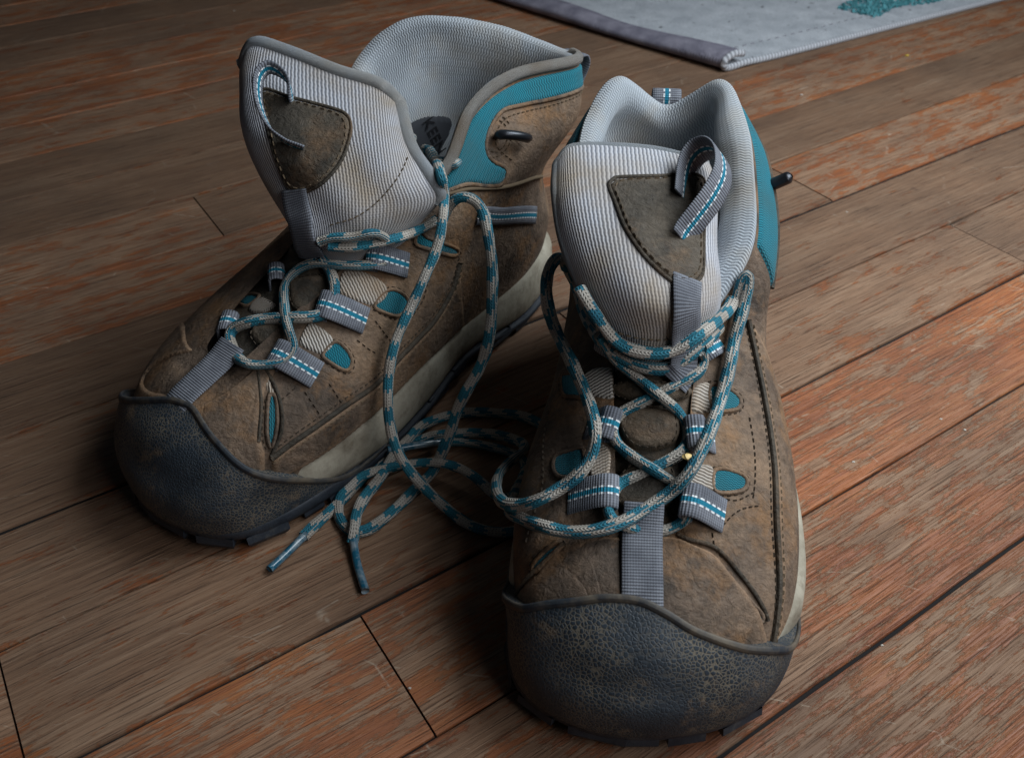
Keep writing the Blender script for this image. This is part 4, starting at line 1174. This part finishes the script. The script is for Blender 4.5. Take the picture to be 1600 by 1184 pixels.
# ------------------------------------------------------------------ rug
def build_rug():
    C0 = at(1125, 112); e1 = at(1560, 0) - C0; e1 /= np.linalg.norm(e1)
    e2 = at(800, 6) - C0; e2 /= np.linalg.norm(e2)
    e = bpy.data.objects.new('rug', None); COL.objects.link(e); e.location = tuple(C0); e['_org'] = [float(x) for x in C0]
    tag(e, 'pale grey woven rug with its near corner curled up', 'rug')
    prof = [(.024, .0125), (.011, .0150), (.000, .0105), (.003, .0048), (.014, .0042), (.03, .004), (.08, .0038), (.25, .0038), (.6, .0038), (1.2, .0038)]
    tl = [-.004, .0, .01, .03, .06, .10, .15, .22, .32, .5, .9]
    rng = random.Random(2); C = []
    for d, z in prof:
        row = []
        for q in tl:
            k = math.exp(-max(0, q - .22) / .3)
            cur = 0.012 * math.sin(min(q, .5) * 5.0)
            zz = .004 + (z - .004) * (k * (.78 + .22 * math.cos(q * 24 + 4 * d))) + (.0012 * math.sin(q * 23 + d * 40) if d > .02 else 0)
            dd = d - cur * (1 if d < .1 else max(0, 1 - d))
            P = C0 + e1 * dd + e2 * q; row.append((P[0], P[1], zz + .0006))
        C.append(row)
    sf = Surf(np.array(C), False, (6.0, 3.0, np.array([0, 0, 1.0])), 14, 14)
    N = sf.nrm(sf.S, sf.T); uv = sf.uvgrid()
    link('pile', (sf.G + N * .0004).reshape(-1, 3), sf.F, 'rug', e, uv)
    link('underside', (sf.G - N * .0028).reshape(-1, 3), [f[::-1] for f in sf.F], 'rug_under', e, uv)
    n = 200
    s = np.linspace(0, 8.6, n); P = sf.pos(s, np.full(n, .15)) - sf.nrm(s, np.full(n, .15)) * .0012
    V, F, UV = tube(resample(P, .003), .0036, 10); link('edge_cord', V, F, 'rug_cord', e, UV)
    t = np.linspace(.15, 9.5, n); P = sf.pos(np.zeros(n), t) - sf.nrm(np.zeros(n), t) * .0012
    V, F, UV = tube(resample(P, .003), .0026, 10); link('edge_cord', V, F, 'rug_under', e, UV)
    # running stitch beside the edge
    class B_: pass
    b = B_(); b.stitches = {'rug_cord': []}; b.e = e
    st = np.stack([np.linspace(3.6, 7.2, 40), np.full(40, 3.2)], 1)
    stitch(b, sf, st, 'rug_cord', .012, .007, .0008, .0006); flush_stitches(b)
    # teal tufted figure
    V, F = [], []
    c0 = at(1445, -4)
    for k in range(1500):
        a = rng.uniform(-.13, .13); w = rng.uniform(-1, 1)
        c = c0 + e1 * a + e2 * (w * .024 + .006 * math.sin(a * 60)); hgt = rng.uniform(.0015, .0035); r = .0012
        th = rng.uniform(0, 6.3); lean = np.array([math.cos(th), math.sin(th), 0]) * rng.uniform(0, .004)
        i = len(V); z0 = np.array([c[0], c[1], .004])
        for q in range(3): V.append(z0 + np.array([math.cos(th + q * 2.1) * r, math.sin(th + q * 2.1) * r, 0]))
        for q in range(3): V.append(z0 + lean + np.array([math.cos(th + q * 2.1) * r * 1.3, math.sin(th + q * 2.1) * r * 1.3, hgt]))
        for q in range(3): F.append((i + q, i + (q + 1) % 3, i + 3 + (q + 1) % 3, i + 3 + q))
        F.append((i + 3, i + 4, i + 5))
    o = link('tufts', V, F, 'tuft', e, smooth=False); o['kind'] = 'stuff'


build_rug()


# ------------------------------------------------------------------ specks
def crumb(P, r, mat, label, group=None, seed=0):
    rng = random.Random(seed); bm = bmesh.new(); bmesh.ops.create_icosphere(bm, subdivisions=2, radius=r)
    for v in bm.verts: v.co *= rng.uniform(.7, 1.25)
    V = np.array([(v.co.x * 1.3, v.co.y, v.co.z * .6) for v in bm.verts]) + np.asarray(P); F = [tuple(q.index for q in f.verts) for f in bm.faces]
    bm.free()
    o = link('crumb', V, F, mat, None, None, P, smooth=False); tag(o, label, 'crumb', group); return o


CR = [(1252, 149, .0016, 'pale crumb on the boards between the rug corner and the right boot'),
      (1333, 722, .0010, 'tiny pale crumb on the boards right of the right boot, nearest to it'),
      (1507, 672, .0010, 'tiny pale crumb nearest the right edge of the picture'),
      (1470, 655, .0009, 'tiny pale crumb just above a board joint at the far right'),
      (444, 288, .0016, 'pale crumb on the boards beside the tongue of the left boot'),
      (1323, 332, .0010, 'pale crumb beside the short board joint behind the right boot'),
      (366, 18, .0012, 'pale crumb at the top left, behind the tongue of the left boot'),
      (1378, 1008, .0008, 'tiny pale crumb by the wide dark joint at the lower right'),
      (640, 1075, .0008, 'tiny pale crumb by the short board joint left of the right toe cap')]
for k, (u, v, r, lab) in enumerate(CR):
    r *= .7; P = at(u, v, 0); P[2] = r * .45
    crumb(P, r, 'crumb', lab, 'pale crumbs on the floor', k)
P = at(1417, 88); P[2] = .0007; M['yellow'] = NT('yellow_crumb').done((.55, .38, .06), .8)
crumb(P, .0017, 'yellow', 'tiny yellow crumb on the boards in front of the rug', None, 31)
crumb(casters[bootR].hit(1074, 713, .0125), .0016, 'gold', 'golden fleck stuck on the lace of the right boot', None, 41)

for o in bpy.data.objects:
    if '_org' in o: del o['_org']
